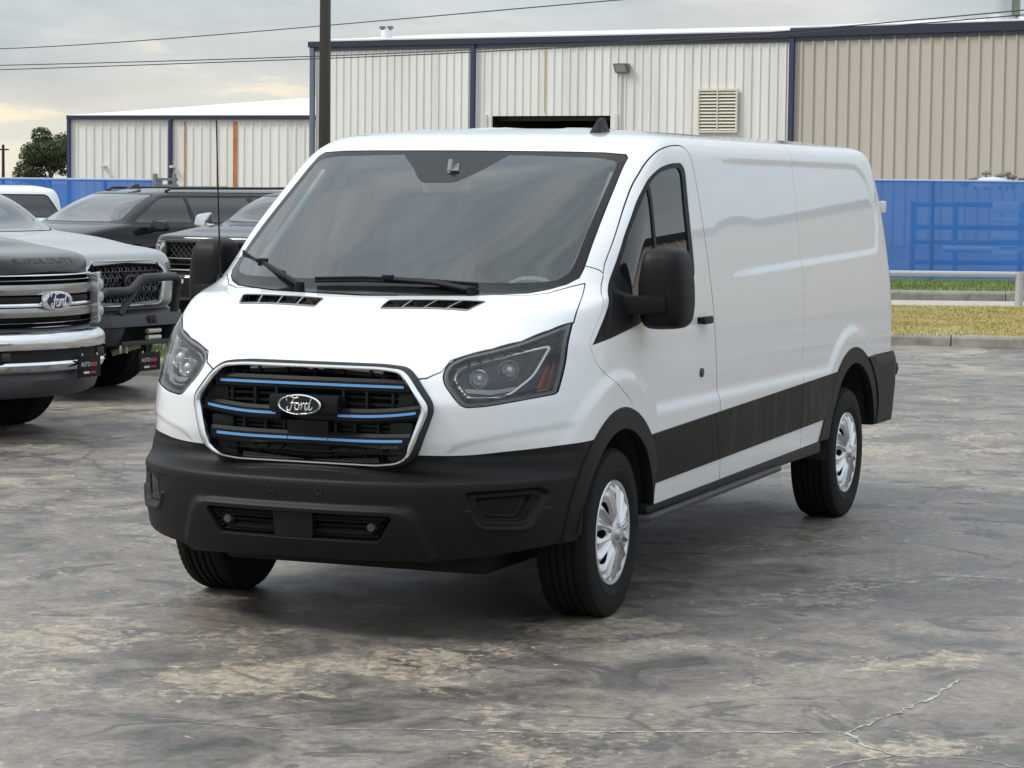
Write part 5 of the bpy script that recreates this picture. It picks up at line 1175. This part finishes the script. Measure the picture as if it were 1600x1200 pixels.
def tables(w,fb,fg,hz,cz,cx,rz,rx,rear,bz,cab,zb=.34,bzt=.74,nose=.10):
    """profiles of a pickup or wagon from its main measures"""
    XF=([zb,.46,.58,bzt-.06,bzt,bzt+.06,hz-.14,hz-.05,hz-.015,hz,hz+.02,(hz+cz)/2+.02,cz-.012,cz,cz+.02,rz-.09,rz-.03,rz,rz+.03],
        [fb-.10,fb-.03,fb,fb-.005,fb-.05,fg,fg-.02,fg-.03-nose*.3,fg-nose,fg-nose-.10,fg-nose-.28,(fg-nose-.1+cx)/2,cx+.16,cx+.02,cx-.05,rx+.16,rx,rx-.10,rx-.35])
    YW=([zb,.5,.7,.95,max(1.0,hz-.06),bz,bz+.05,rz-.09,rz-.02,rz+.03],[w-.07,w-.02,w,w,w-.015,w-.05,w-.085,w-.235,w-.29,w-.42])
    XC=([zb,.8,hz,cz,cz+.1,rz,rz+.03],[fb-.55,fg-.5,fg-.75,cx-.45,cx-.5,rx-.5,rx-.6])
    NN=([zb,.7,hz-.1,hz,cz,cz+.1,rz,rz+.03],[3.2,3.6,4.2,4.5,3.6,3.2,4,3.5])
    XR=([zb,.5,bz,bz+.04,rz-.08,rz,rz+.03],[rear+.06,rear,rear,cab,cab+.10,cab+.16,cab+.30])
    zs=np.unique(np.round(np.concatenate([np.arange(zb,hz-.16,.028),np.arange(hz-.16,hz,.010),np.arange(hz,cz+.02,.005),np.arange(cz+.02,rz-.05,.025),np.arange(rz-.05,rz+.031,.009)]),4))
    return dict(Tb=(XF,YW,XC,NN,XR),zs=zs,w=w,cab=(cx,cab),belt=bz)
def head(theta): h=FW*-math.cos(theta)+RT*math.sin(theta); return h,math.atan2(h.y,h.x)
def place(r,d,theta,ahead):
    """ground point of the front axle for a nose whose badge stands at (r,d)"""
    h,a=head(theta); p=W(r,d)-h*ahead; return (p.x,p.y,0),a
def bars(v,name,rows,mt,x0,depth=.03,curve=.10):
    for (y0,y1,z0,z1) in rows:
        b=B(); n=12; 
        for i in range(n+1):
            y=y0+(y1-y0)*i/n; x=x0-curve*y*y
            b.V+= [(x,y,z0),(x+.008,y,(z0+z1)/2),(x,y,z1),(x-depth,y,z1),(x-depth,y,z0)]
        b.F=[(i*5+k,i*5+(k+1)%5,(i+1)*5+(k+1)%5,(i+1)*5+k) for i in range(n) for k in range(5)]+[tuple(range(5)),tuple(n*5+k for k in range(5))]
        b.build(name,mt,v,angle=50)
def dealer_plate(v,x,y,z,tilt=0):
    b=B(); b.box((x,y,z),(.012,.30,.155),.004); o=b.build('plate_frame',BLACKP,v)
    m=frame((x+.008,y-.055,z+.012),(0,1,0),(0,0,1)); text_mesh('plate_lettering','AUTO',.045,m,mat('plate_white',(.6,.6,.6),.5),o,.001)
    b=B(); b.box((x+.008,y+.055,z+.012),(.002,.085,.030)); b.build('plate_red_band',mat('plate_red',(.38,.03,.04),.5),o)
    b=B(); b.box((x+.008,y-.045,z-.045),(.002,.075,.016)); b.build('plate_white_band',mat('plate_white',(.6,.6,.6),.5),o); b=B(); b.box((x+.008,y+.045,z-.045),(.002,.075,.016)); b.build('plate_red_band',mat('plate_red',(.38,.03,.04),.5),o)
    for dy in (-.10,.10): b=B(); b.box((x+.006,y+dy,z+.082),(.006,.018,.018),.004); b.build('plate_screw',SILVER,o)
# --- dark grey pickup with the chrome face
def grey_pickup():
    T=tables(.93,1.0,.95,1.30,1.42,-.30,1.86,-.98,-4.6,1.28,-2.5,zb=.36,bzt=.76,nose=.16); T['wsx']=(-1.2,.1); T['doors']=[-.55,-1.5]; T['Tb']=T['Tb'][:3]+(([.36,.7,1.16,1.30,1.42,1.52,1.86,1.89],[2.4,2.4,2.5,3.6,3.4,3.2,4,3.5]),)+T['Tb'][4:]
    loc,a=place(-3.20,18.3,R(60),.97); P=paint('dark_grey_paint',(.030,.031,.033),.35,.3)
    ws=[(-.3,1.43),(.55,1.435),(.70,1.455),(.72,1.50),(.60,1.80),(.56,1.83),(-.3,1.835)]
    win=roundpoly([(-.55,1.42),(-1.05,1.78),(-2.3,1.78),(-2.42,1.42)],.06)
    GRI=roundpoly([(.72,1.175),(.74,1.10),(.72,.79),(.70,.765)],.03); GRI=[(-.3,1.175)]+list(GRI)+[(-.3,.765)]
    v=vehicle('parked_pickup','dark grey pickup with big chrome grille and bumper, cut off by the left edge','pickup truck',loc,a,T,P,win,ws,None,3.6,wr=.40,tw=.27,track=.79,grille=GRI,mirror_at=(-.80,1.30,.2,.26),pane_gap=[(-1.5,0,.04)],mirror_mat=CHROME)
    x=.955
    bars(v,'grille_bar',[(-.72,.72,1.136,1.150),(-.72,.72,1.100,1.114),(-.72,.72,.806,.820),(-.72,.72,.776,.790)],CHROME,x,curve=.28)
    bars(v,'grille_band',[(-.74,.74,1.01,1.080),(-.74,.74,.855,.918)],mat('chrome_dark_reflection',(.42,.42,.43),.16,1),x+.012,.05,.28)  # chrome darkened in colour to stand in for reflections of dark surroundings
    bars(v,'grille_inlay',[(-.60,-.16,.952,.995),(.16,.60,.952,.995)],DARK,x+.004,.03,.28)
    bars(v,'grille_bar',[(-.66,-.12,.928,.950),(.12,.66,.928,.950)],CHROME,x+.02,.03,.28)
    E=[(.195*math.cos(t),.070*math.sin(t)) for t in np.linspace(0,2*math.pi,41)[:-1]]
    b=B(); b.prism(E,.05,frame((x-.005,0,.965),(0,1,0),(0,0,1)),.012); o=b.build('emblem',CHROME,v)
    b=B(); b.prism([(a_*.72,b_*.74) for a_,b_ in E],.008,frame((x+.042,0,.965),(0,1,0),(0,0,1))); b.build('emblem_field',mat('badge_navy',(.012,.020,.075),.2),o)
    script(o,frame((x+.052,0,.965),(0,1,0),(0,0,1)),.215,mat('badge_silver',(.75,.76,.78),.2,.6))
    for s in (1,-1):    # tall clear lamps beside the grille
        b=B(); b.hexa([(.875,s*.725,1.15),(.80,s*.895,1.15),(.80,s*.90,.79),(.875,s*.735,.78),(.72,s*.725,1.12),(.62,s*.87,1.12),(.62,s*.87,.80),(.72,s*.735,.79)],.015); o=b.build('headlight',mat('pickup_lamp_silver',(.72,.73,.74),.12,.6),v)
        for z in (1.06,.97,.87): b=B(); b.lathe([(0,.03),(.035,.02),(.042,0)],16,frame((.832,s*.81,z),(0,1,0),(0,0,1))); b.build('lamp_cell',mat('lamp_cell_grey',(.5,.51,.52),.12,.5),o)
    # bonnet lettering and black band
    z0_,z1_=1.215,1.265; xa,xb=[float(pchip(*T['Tb'][0],z)) for z in (z0_,z1_)]
    tx=text_mesh('bonnet_lettering','SUPER DUTY',.078,frame(((xa+xb)/2+.020,0,1.24),(0,1,0),(xb-xa,0,z1_-z0_)),mat('bonnet_letter',(.024,.025,.027),.3),v,.0015,width=1.8); tx['kind']='stuff'
    mid_=sum(q.co.x+1.0*(q.co.z-1.24)*(xa-xb)/(z1_-z0_) for q in tx.data.vertices)/len(tx.data.vertices); memo={}
    for q in tx.data.vertices:      # lay the letters on the bonnet's lip
        front=q.co.x+(q.co.z-1.24)*(xa-xb)/(z1_-z0_)>mid_; k=round(q.co.z,3)
        if k not in memo: memo[k]=ring(k,T['Tb'],(46,56,14),.22,4.5)[:46]
        P_=memo[k]; q.co.x=float(np.interp(abs(q.co.y),P_[:,1],P_[:,0]))+(.0035 if front else .0)
    # bumper: rolled chrome bar with black slot and grey valance
    def wrap(name,prof,mt,yw=.95):
        b=B(); n=26; k=len(prof)
        for i in range(n+1):
            y=-yw+2*yw*i/n; dx=-.27*y*y-.12*max(0,(abs(y)-.72)/.23)**2
            b.V+= [(x0_+dx,y,z) for x0_,z in prof]
        b.F=[(i*k+j,i*k+(j+1)%k,(i+1)*k+(j+1)%k,(i+1)*k+j) for i in range(n) for j in range(k)]+[tuple(range(k)),tuple(n*k+j for j in range(k))]
        return b.build(name,mt,v,angle=45)
    o=wrap('front_bumper',[(1.02,.755),(1.06,.735),(1.085,.70),(1.08,.655),(1.07,.635),(.95,.635),(.95,.755)],CHROME)
    wrap('bumper_slot',[(1.045,.636),(1.045,.548),(.9,.548),(.9,.636)],DARK,.92)
    wrap('bumper_lip',[(1.065,.548),(1.08,.53),(1.06,.495),(1.03,.47),(.9,.47),(.9,.548)],CHROME)
    for s in (1,-1):
        b=B(); b.hexa([(.78,s*.80,.64),(.68,s*.92,.64),(.68,s*.92,.545),(.78,s*.80,.545),(.90,s*.80,.64),(.78,s*.94,.64),(.78,s*.94,.545),(.90,s*.80,.545)],.01); b.build('bumper_end',CHROME,v)
        b=B(); b.box((.945,s*.62,.592),(.05,.10,.06),.012); b.build('fog_lamp',LAMPIN,v)
    wrap('valance',[(1.0,.47),(1.02,.42),(.98,.33),(.90,.29),(.8,.29),(.8,.47)],mat('valance_grey',(.055,.058,.065),.5),.90)
    dealer_plate(v,1.075,.30,.50)
    v.scale.y=.81
    return v
grey_pickup()
# --- silver white pickup with the black steel bumper
def white_pickup():
    T=tables(.90,.86,.88,1.225,1.36,-.30,1.74,-.95,-4.4,1.22,-2.5,zb=.50,bzt=.72,nose=.14); T['wsx']=(-1.2,.1); T['doors']=[-.55,-1.45]
    loc,a=place(-3.16,21.9,R(62),.95); P=paint('silver_white_paint',(.36,.37,.38),.15,.3)
    ws=[(-.3,1.36),(.52,1.365),(.66,1.385),(.67,1.42),(.56,1.66),(.52,1.69),(-.3,1.695)]
    win=roundpoly([(-.55,1.36),(-1.02,1.64),(-2.25,1.64),(-2.4,1.36)],.06)
    GRI=[(-.3,1.13)]+list(roundpoly([(.44,1.13),(.56,1.05),(.50,.80),(.42,.77)],.03))+[(-.3,.77)]
    LMP=roundpoly([(.60,1.10),(.87,1.12),(.88,1.02),(.66,.98)],.02)
    v=vehicle('parked_pickup','silver white pickup with black steel bumper and hoop bar, beside the chrome faced one','pickup truck',loc,a,T,P,win,ws,None,3.3,wr=.45,tw=.32,track=.82,rimmat=mat('black_rim',(.02,.02,.02),.4),grille=GRI,lamps=LMP,mirror_at=(-.80,1.22,.18,.18),pane_gap=[(-1.45,0,.04)])
    # surround
    GO=np.array(roundpoly([(.46,1.145),(.585,1.055),(.52,.80),(.43,.755),(-.43,.755),(-.52,.80),(-.585,1.055),(-.46,1.145)],.03,4)); lp=resample(np.concatenate([GO,GO[:1]]),81)[:-1]; c=lp.mean(0); b=B()
    gx=lambda y,z:.895-.10*y*y-.05*max(0,(z-1.0)/.12)
    for p in lp:
        for s_,h in ((1,-.06),(1,.004),(.97,.016),(.93,.012),(.91,-.02)): q=c+(p-c)*s_; b.V.append((gx(*q)+h,q[0],q[1]))
    n=len(lp); b.F=[(i*5+j,((i+1)%n)*5+j,((i+1)%n)*5+j+1,i*5+j+1) for i in range(n) for j in range(4)]; b.build('grille_surround',mat('bright_trim',(.62,.63,.64),.2,.7),v,angle=50)
    MG=mat('mesh_grey',(.10,.105,.11),.35,.3)
    for k in range(-11,12):     # wavy upright bars of the mesh
        y=k*.046; zt=1.115 if abs(y)<.42 else 1.06; zb=.775 if abs(y)<.42 else .83
        b=B(); b.tube([(gx(y,z)-.022+.01*math.sin((z-zb)*70),y+.008*math.sin((z-zb)*70+k*3.14),z) for z in np.linspace(zb,zt,17)],.0075,5); b.build('grille_bar',MG,v)
    for z in (.83,.885,.94,.995,1.045): bars(v,'grille_rib',[(-.50,.50,z-.005,z+.005)],MG,.868,.01)
    E=[(.11*math.cos(t),.075*math.sin(t)) for t in np.linspace(0,2*math.pi,33)[:-1]]
    b=B(); b.prism(E,.03,frame((.885,0,.96),(0,1,0),(0,0,1)),.006); o=b.build('emblem',BLACKP,v)
    b=B(); 
    for sx,sz in ((1,1),(.42,.95),(.75,.5)): b.tube([(.918,.09*sx*math.cos(t),.96+(.058*sz*math.sin(t)) + (.0 if sz!=.5 else .025)) for t in np.linspace(0,2*math.pi,33)],.006,5,False)
    b.build('emblem_rings',MG,o)
    # steel bumper, winch opening, hoop, shackles
    SB=mat('powder_black',(.022,.023,.026),.45,bump=.2,bscale=300); b=B()
    b.hexa([(1.05,-.50,.70),(1.05,.50,.70),(1.10,.50,.60),(1.10,-.50,.60),(.72,-.52,.73),(.72,.52,.73),(.75,.5,.60),(.75,-.5,.60)],.01); o=b.build('front_bumper',SB,v)
    for s in (1,-1):
        b=B(); b.hexa([(1.05,s*.50,.70),(.80,s*.86,.70),(.84,s*.86,.58),(1.10,s*.50,.60),(.72,s*.52,.73),(.62,s*.80,.73),(.66,s*.80,.58),(.75,s*.5,.60)],.008); b.build('bumper_wing',SB,o)
        b=B(); b.hexa([(1.10,s*.50,.595),(.84,s*.86,.575),(.78,s*.82,.46),(1.04,s*.50,.45),(.75,s*.50,.595),(.66,s*.80,.575),(.62,s*.78,.46),(.7,s*.5,.45)],.008); b.build('bumper_wing',SB,o)
        b=B(); b.hexa([(1.10,s*.34,.595),(1.10,s*.50,.595),(1.04,s*.50,.45),(1.04,s*.34,.45),(.8,s*.34,.595),(.8,s*.50,.595),(.8,s*.50,.45),(.8,s*.34,.45)],.006); b.build('bumper_face',SB,o)
        b=B(); b.tube([(1.05,s*.30+.045*math.cos(t),.40+.06*math.sin(t)) for t in np.linspace(-.3,3.44,14)],.014,8); b.build('shackle',mat('shackle_steel',(.35,.35,.34),.35,.8),o)
    b=B(); b.box((1.0,0,.46),(.14,.68,.04),.006); b.build('bumper_sill',SB,o); b=B(); b.box((.86,0,.53),(.1,.66,.13)); b.build('winch_well',DARK,o)
    for z in (.555,.50): b=B(); b.tube([(1.06,.02,z),(1.06,.20,z)],.020,8); b.build('fairlead_roller',mat('roller_pale',(.55,.54,.48),.4,.3),o)
    b=B(); b.tube([(.98,-.62,.72),(1.02,-.60,.86),(1.04,-.52,.895),(1.05,-.24,.895),(1.05,-.17,.91),(1.05,-.05,.99),(1.05,.03,1.0),(1.04,.44,1.0),(1.03,.50,.97),(1.0,.52,.86),(.98,.52,.70)],.036,10); b.build('hoop_bar',SB,o)
    b=B(); b.tube([(1.05,-.10,.93),(1.03,-.32,.70)],.030,8); b.build('hoop_brace',SB,o)
    m=frame((1.085,.06,.655),(0,1,0),(-.4,0,1)); b=B(); b.prism([(-.05,-.035),(-.02,-.035),(-.02,.0),(.015,-.035),(.05,-.035),(.05,.035),(.02,.035),(.02,.0),(-.015,.035),(-.05,.035)],.004,m); b.build('bumper_badge',DARK,o)
    dealer_plate(v,1.06,.05,.30); b=B(); b.box((1.03,.05,.40),(.03,.05,.12)); b.build('plate_bracket',BLACKP,o)
    b=B(); b.tube([(.45,.35,.33),(.62,.52,.40)],.03,8); b.build('shock_absorber',mat('shock_yellow',(.55,.50,.30),.5),v)
    b=B(); b.lathe([(.13,0),(.13,.02),(0,.03)],16,frame((.05,.42,.42),(0,1,0),(0,0,1))); b.build('brake_disc',mat('disc_steel',(.35,.34,.31),.4,.7),v)
    return v
white_pickup()
# --- black estate and black pickup of the second row, nose the other way
def black_wagon():
    T=tables(.98,.95,.92,1.06,1.24,-.35,1.65,-1.15,-4.2,1.20,-4.05,zb=.36,bzt=.70,nose=.14); T['wsx']=(-1.5,.1); T['doors']=[-.60,-1.70]; T['belt']=1.16
    h,a=head(R(-42)); p=W(-5.75,34.0)+h*.35; P=paint('black_paint',(.012,.012,.014),.1,.25)
    ws=[(-.3,1.265),(.59,1.27),(.73,1.285),(.745,1.32),(.63,1.60),(.59,1.622),(-.3,1.628)]
    win=roundpoly([(-.62,1.25),(-1.25,1.605),(-3.6,1.605),(-3.85,1.25)],[.05,.10,.06,.06])
    v=vehicle('parked_wagon','black sport utility wagon with roof rails, behind the silver white pickup','car',(p.x,p.y,0),a,T,P,win,ws,None,3.0,wr=.39,tw=.27,track=.80,mirror_at=(-.92,1.14,.24,.18),pane_gap=[(-1.72,.12,.03),(-2.85,.10,.05)],grille=[(-.3,.98)]+list(roundpoly([(.50,.98),(.52,.72)],.03))+[(-.3,.72)],lamps=roundpoly([(.60,.98),(.86,1.0),(.88,.86),(.60,.88)],.02),mirror_mat=BLACKG)
    bars(v,'grille_bar',[(-.5,.5,.91,.935),(-.5,.5,.83,.85),(-.5,.5,.76,.78)],CHROME,.925)
    for s in (1,-1): b=B(); b.tube([(-1.45,s*.60,1.665),(-1.55,s*.60,1.705),(-3.6,s*.60,1.715),(-3.75,s*.60,1.675)],.018,8); b.build('roof_rail',BLACKG,v)
    b=B(); b.hexa([(-1.30,-.03,1.69),(-1.30,.03,1.69),(-1.52,.03,1.69),(-1.52,-.03,1.69),(-1.43,-.008,1.755),(-1.43,.008,1.755),(-1.50,.008,1.755),(-1.50,-.008,1.755)],.004); b.build('roof_aerial',BLACKG,v)
    return v
black_wagon()
def black_pickup():
    T=tables(.92,.95,.93,1.19,1.30,-.25,1.66,-.92,-4.5,1.20,-2.4,zb=.44,bzt=.74,nose=.08); T['wsx']=(-1.3,.1); T['doors']=[-.55,-1.45]
    loc,a=place(-3.52,29.9,R(-30),.95); P=paint('black_paint',(.012,.012,.014),.1,.25)
    ws=[(-.3,1.325),(.54,1.33),(.68,1.345),(.69,1.38),(.58,1.60),(.54,1.625),(-.3,1.632)]
    win=roundpoly([(-.52,1.31),(-1.02,1.58),(-2.2,1.58),(-2.32,1.31)],.06)
    LMP=roundpoly([(.62,1.12),(.86,1.13),(.885,1.0),(.84,.90),(.66,.92)],.02); GRI=[(-.3,1.125)]+list(roundpoly([(.57,1.125),(.60,1.05),(.56,.80),(.52,.77)],.03))+[(-.3,.77)]
    v=vehicle('parked_pickup','black pickup with diamond mesh grille right behind the white van\'s side mirror','pickup truck',loc,a,T,P,win,ws,None,3.5,wr=.40,tw=.27,track=.79,grille=GRI,lamps=LMP,mirror_at=(-.42,1.24,.2,.2),pane_gap=[(-1.45,0,.04)],mirror_mat=CHROME)
    SF=mat('satin_frame',(.055,.056,.058),.35,.4); MG=mat('mesh_black',(.03,.03,.031),.4)
    bars(v,'grille_band',[(-.60,.60,1.10,1.135),(-.60,.60,.905,.925),(-.58,.58,.84,.855),(-.56,.56,.77,.795)],SF,.935,.04)
    for dirn in (1,-1):     # diamond mesh
        for k in range(-14,15):
            y0=k*.075; P=[]
            for t in np.linspace(0,1,8):
                y=y0+dirn*(t-.5)*.17; P.append((.905-.10*y*y,max(-.58,min(.58,y)),.93+.17*t))
            b=B(); b.tube(P,.006,4); b.build('grille_wire',MG,v)
    for s in (1,-1): b=B(); b.box((.93-.035,s*.585,.95),(.05,.03,.34),.01); b.build('grille_end',SF,v)
    b=B(); b.prism([(.075*math.cos(t),.05*math.sin(t)) for t in np.linspace(0,6.28,29)[:-1]],.02,frame((.925,0,1.015),(0,1,0),(0,0,1)),.005); b.build('emblem',CHROME,v)
    b=B(); b.box((.96,0,.60),(.10,1.60,.20),.03); b.build('front_bumper',BLACKP,v)
    b=B(); b.box((1.02,-.30,.66),(.02,.10,.05),.01); b.build('fog_lamp',mat('lamp_bright',(.78,.79,.79),.25),v)
    b=B(); b.box((1.02,-.42,.64),(.02,.05,.03),.01); b.build('marker_lamp',mat('plate_red',(.38,.03,.04),.5),v)
    return v
black_pickup()
# --- white pickup cab far behind
def far_pickup():
    T=tables(.92,.95,.93,1.15,1.24,-.25,1.66,-.85,-4.4,1.18,-2.55,zb=.44,bzt=.74,nose=.08); T['wsx']=(-1.3,.1); T['doors']=[-.55,-1.45]
    h,a=head(R(-68)); p=W(-6.78,39.4)+h*2.62; P=WHITE
    ws=[(-.3,1.265),(.54,1.27),(.68,1.285),(.69,1.32),(.58,1.59),(.54,1.615),(-.3,1.622)]
    win=roundpoly([(-.50,1.24),(-1.02,1.585),(-2.25,1.585),(-2.46,1.24)],.06)
    v=vehicle('parked_pickup','white crew cab pickup behind the black wagon by the blue fence, only its cab showing','pickup truck',(p.x,p.y,0),a,T,P,win,ws,None,3.4,wr=.38,tw=.26,track=.79,mirror_at=(-.42,1.2,.2,.18),pane_gap=[(-1.45,0,.04)],mirror_mat=BLACKG)
    b=B(); b.box((.95,0,.60),(.10,1.6,.2),.03); b.build('front_bumper',CHROME,v); b=B(); b.box((.92,0,.95),(.05,1.1,.28),.02); b.build('grille',BLACKP,v)
    for s in (1,-1): b=B(); b.box((.88,s*.72,.98),(.08,.24,.2),.02); b.build('headlight',mat('lamp_bright',(.78,.79,.79),.25),v)
    b=B(); b.hexa([(-1.2,-.03,1.69),(-1.2,.03,1.69),(-1.36,.03,1.69),(-1.36,-.03,1.69),(-1.30,-.008,1.73),(-1.30,.008,1.73),(-1.35,.008,1.73),(-1.35,-.008,1.73)],.004); b.build('roof_aerial',BLACKG,v)
    return v
far_pickup()
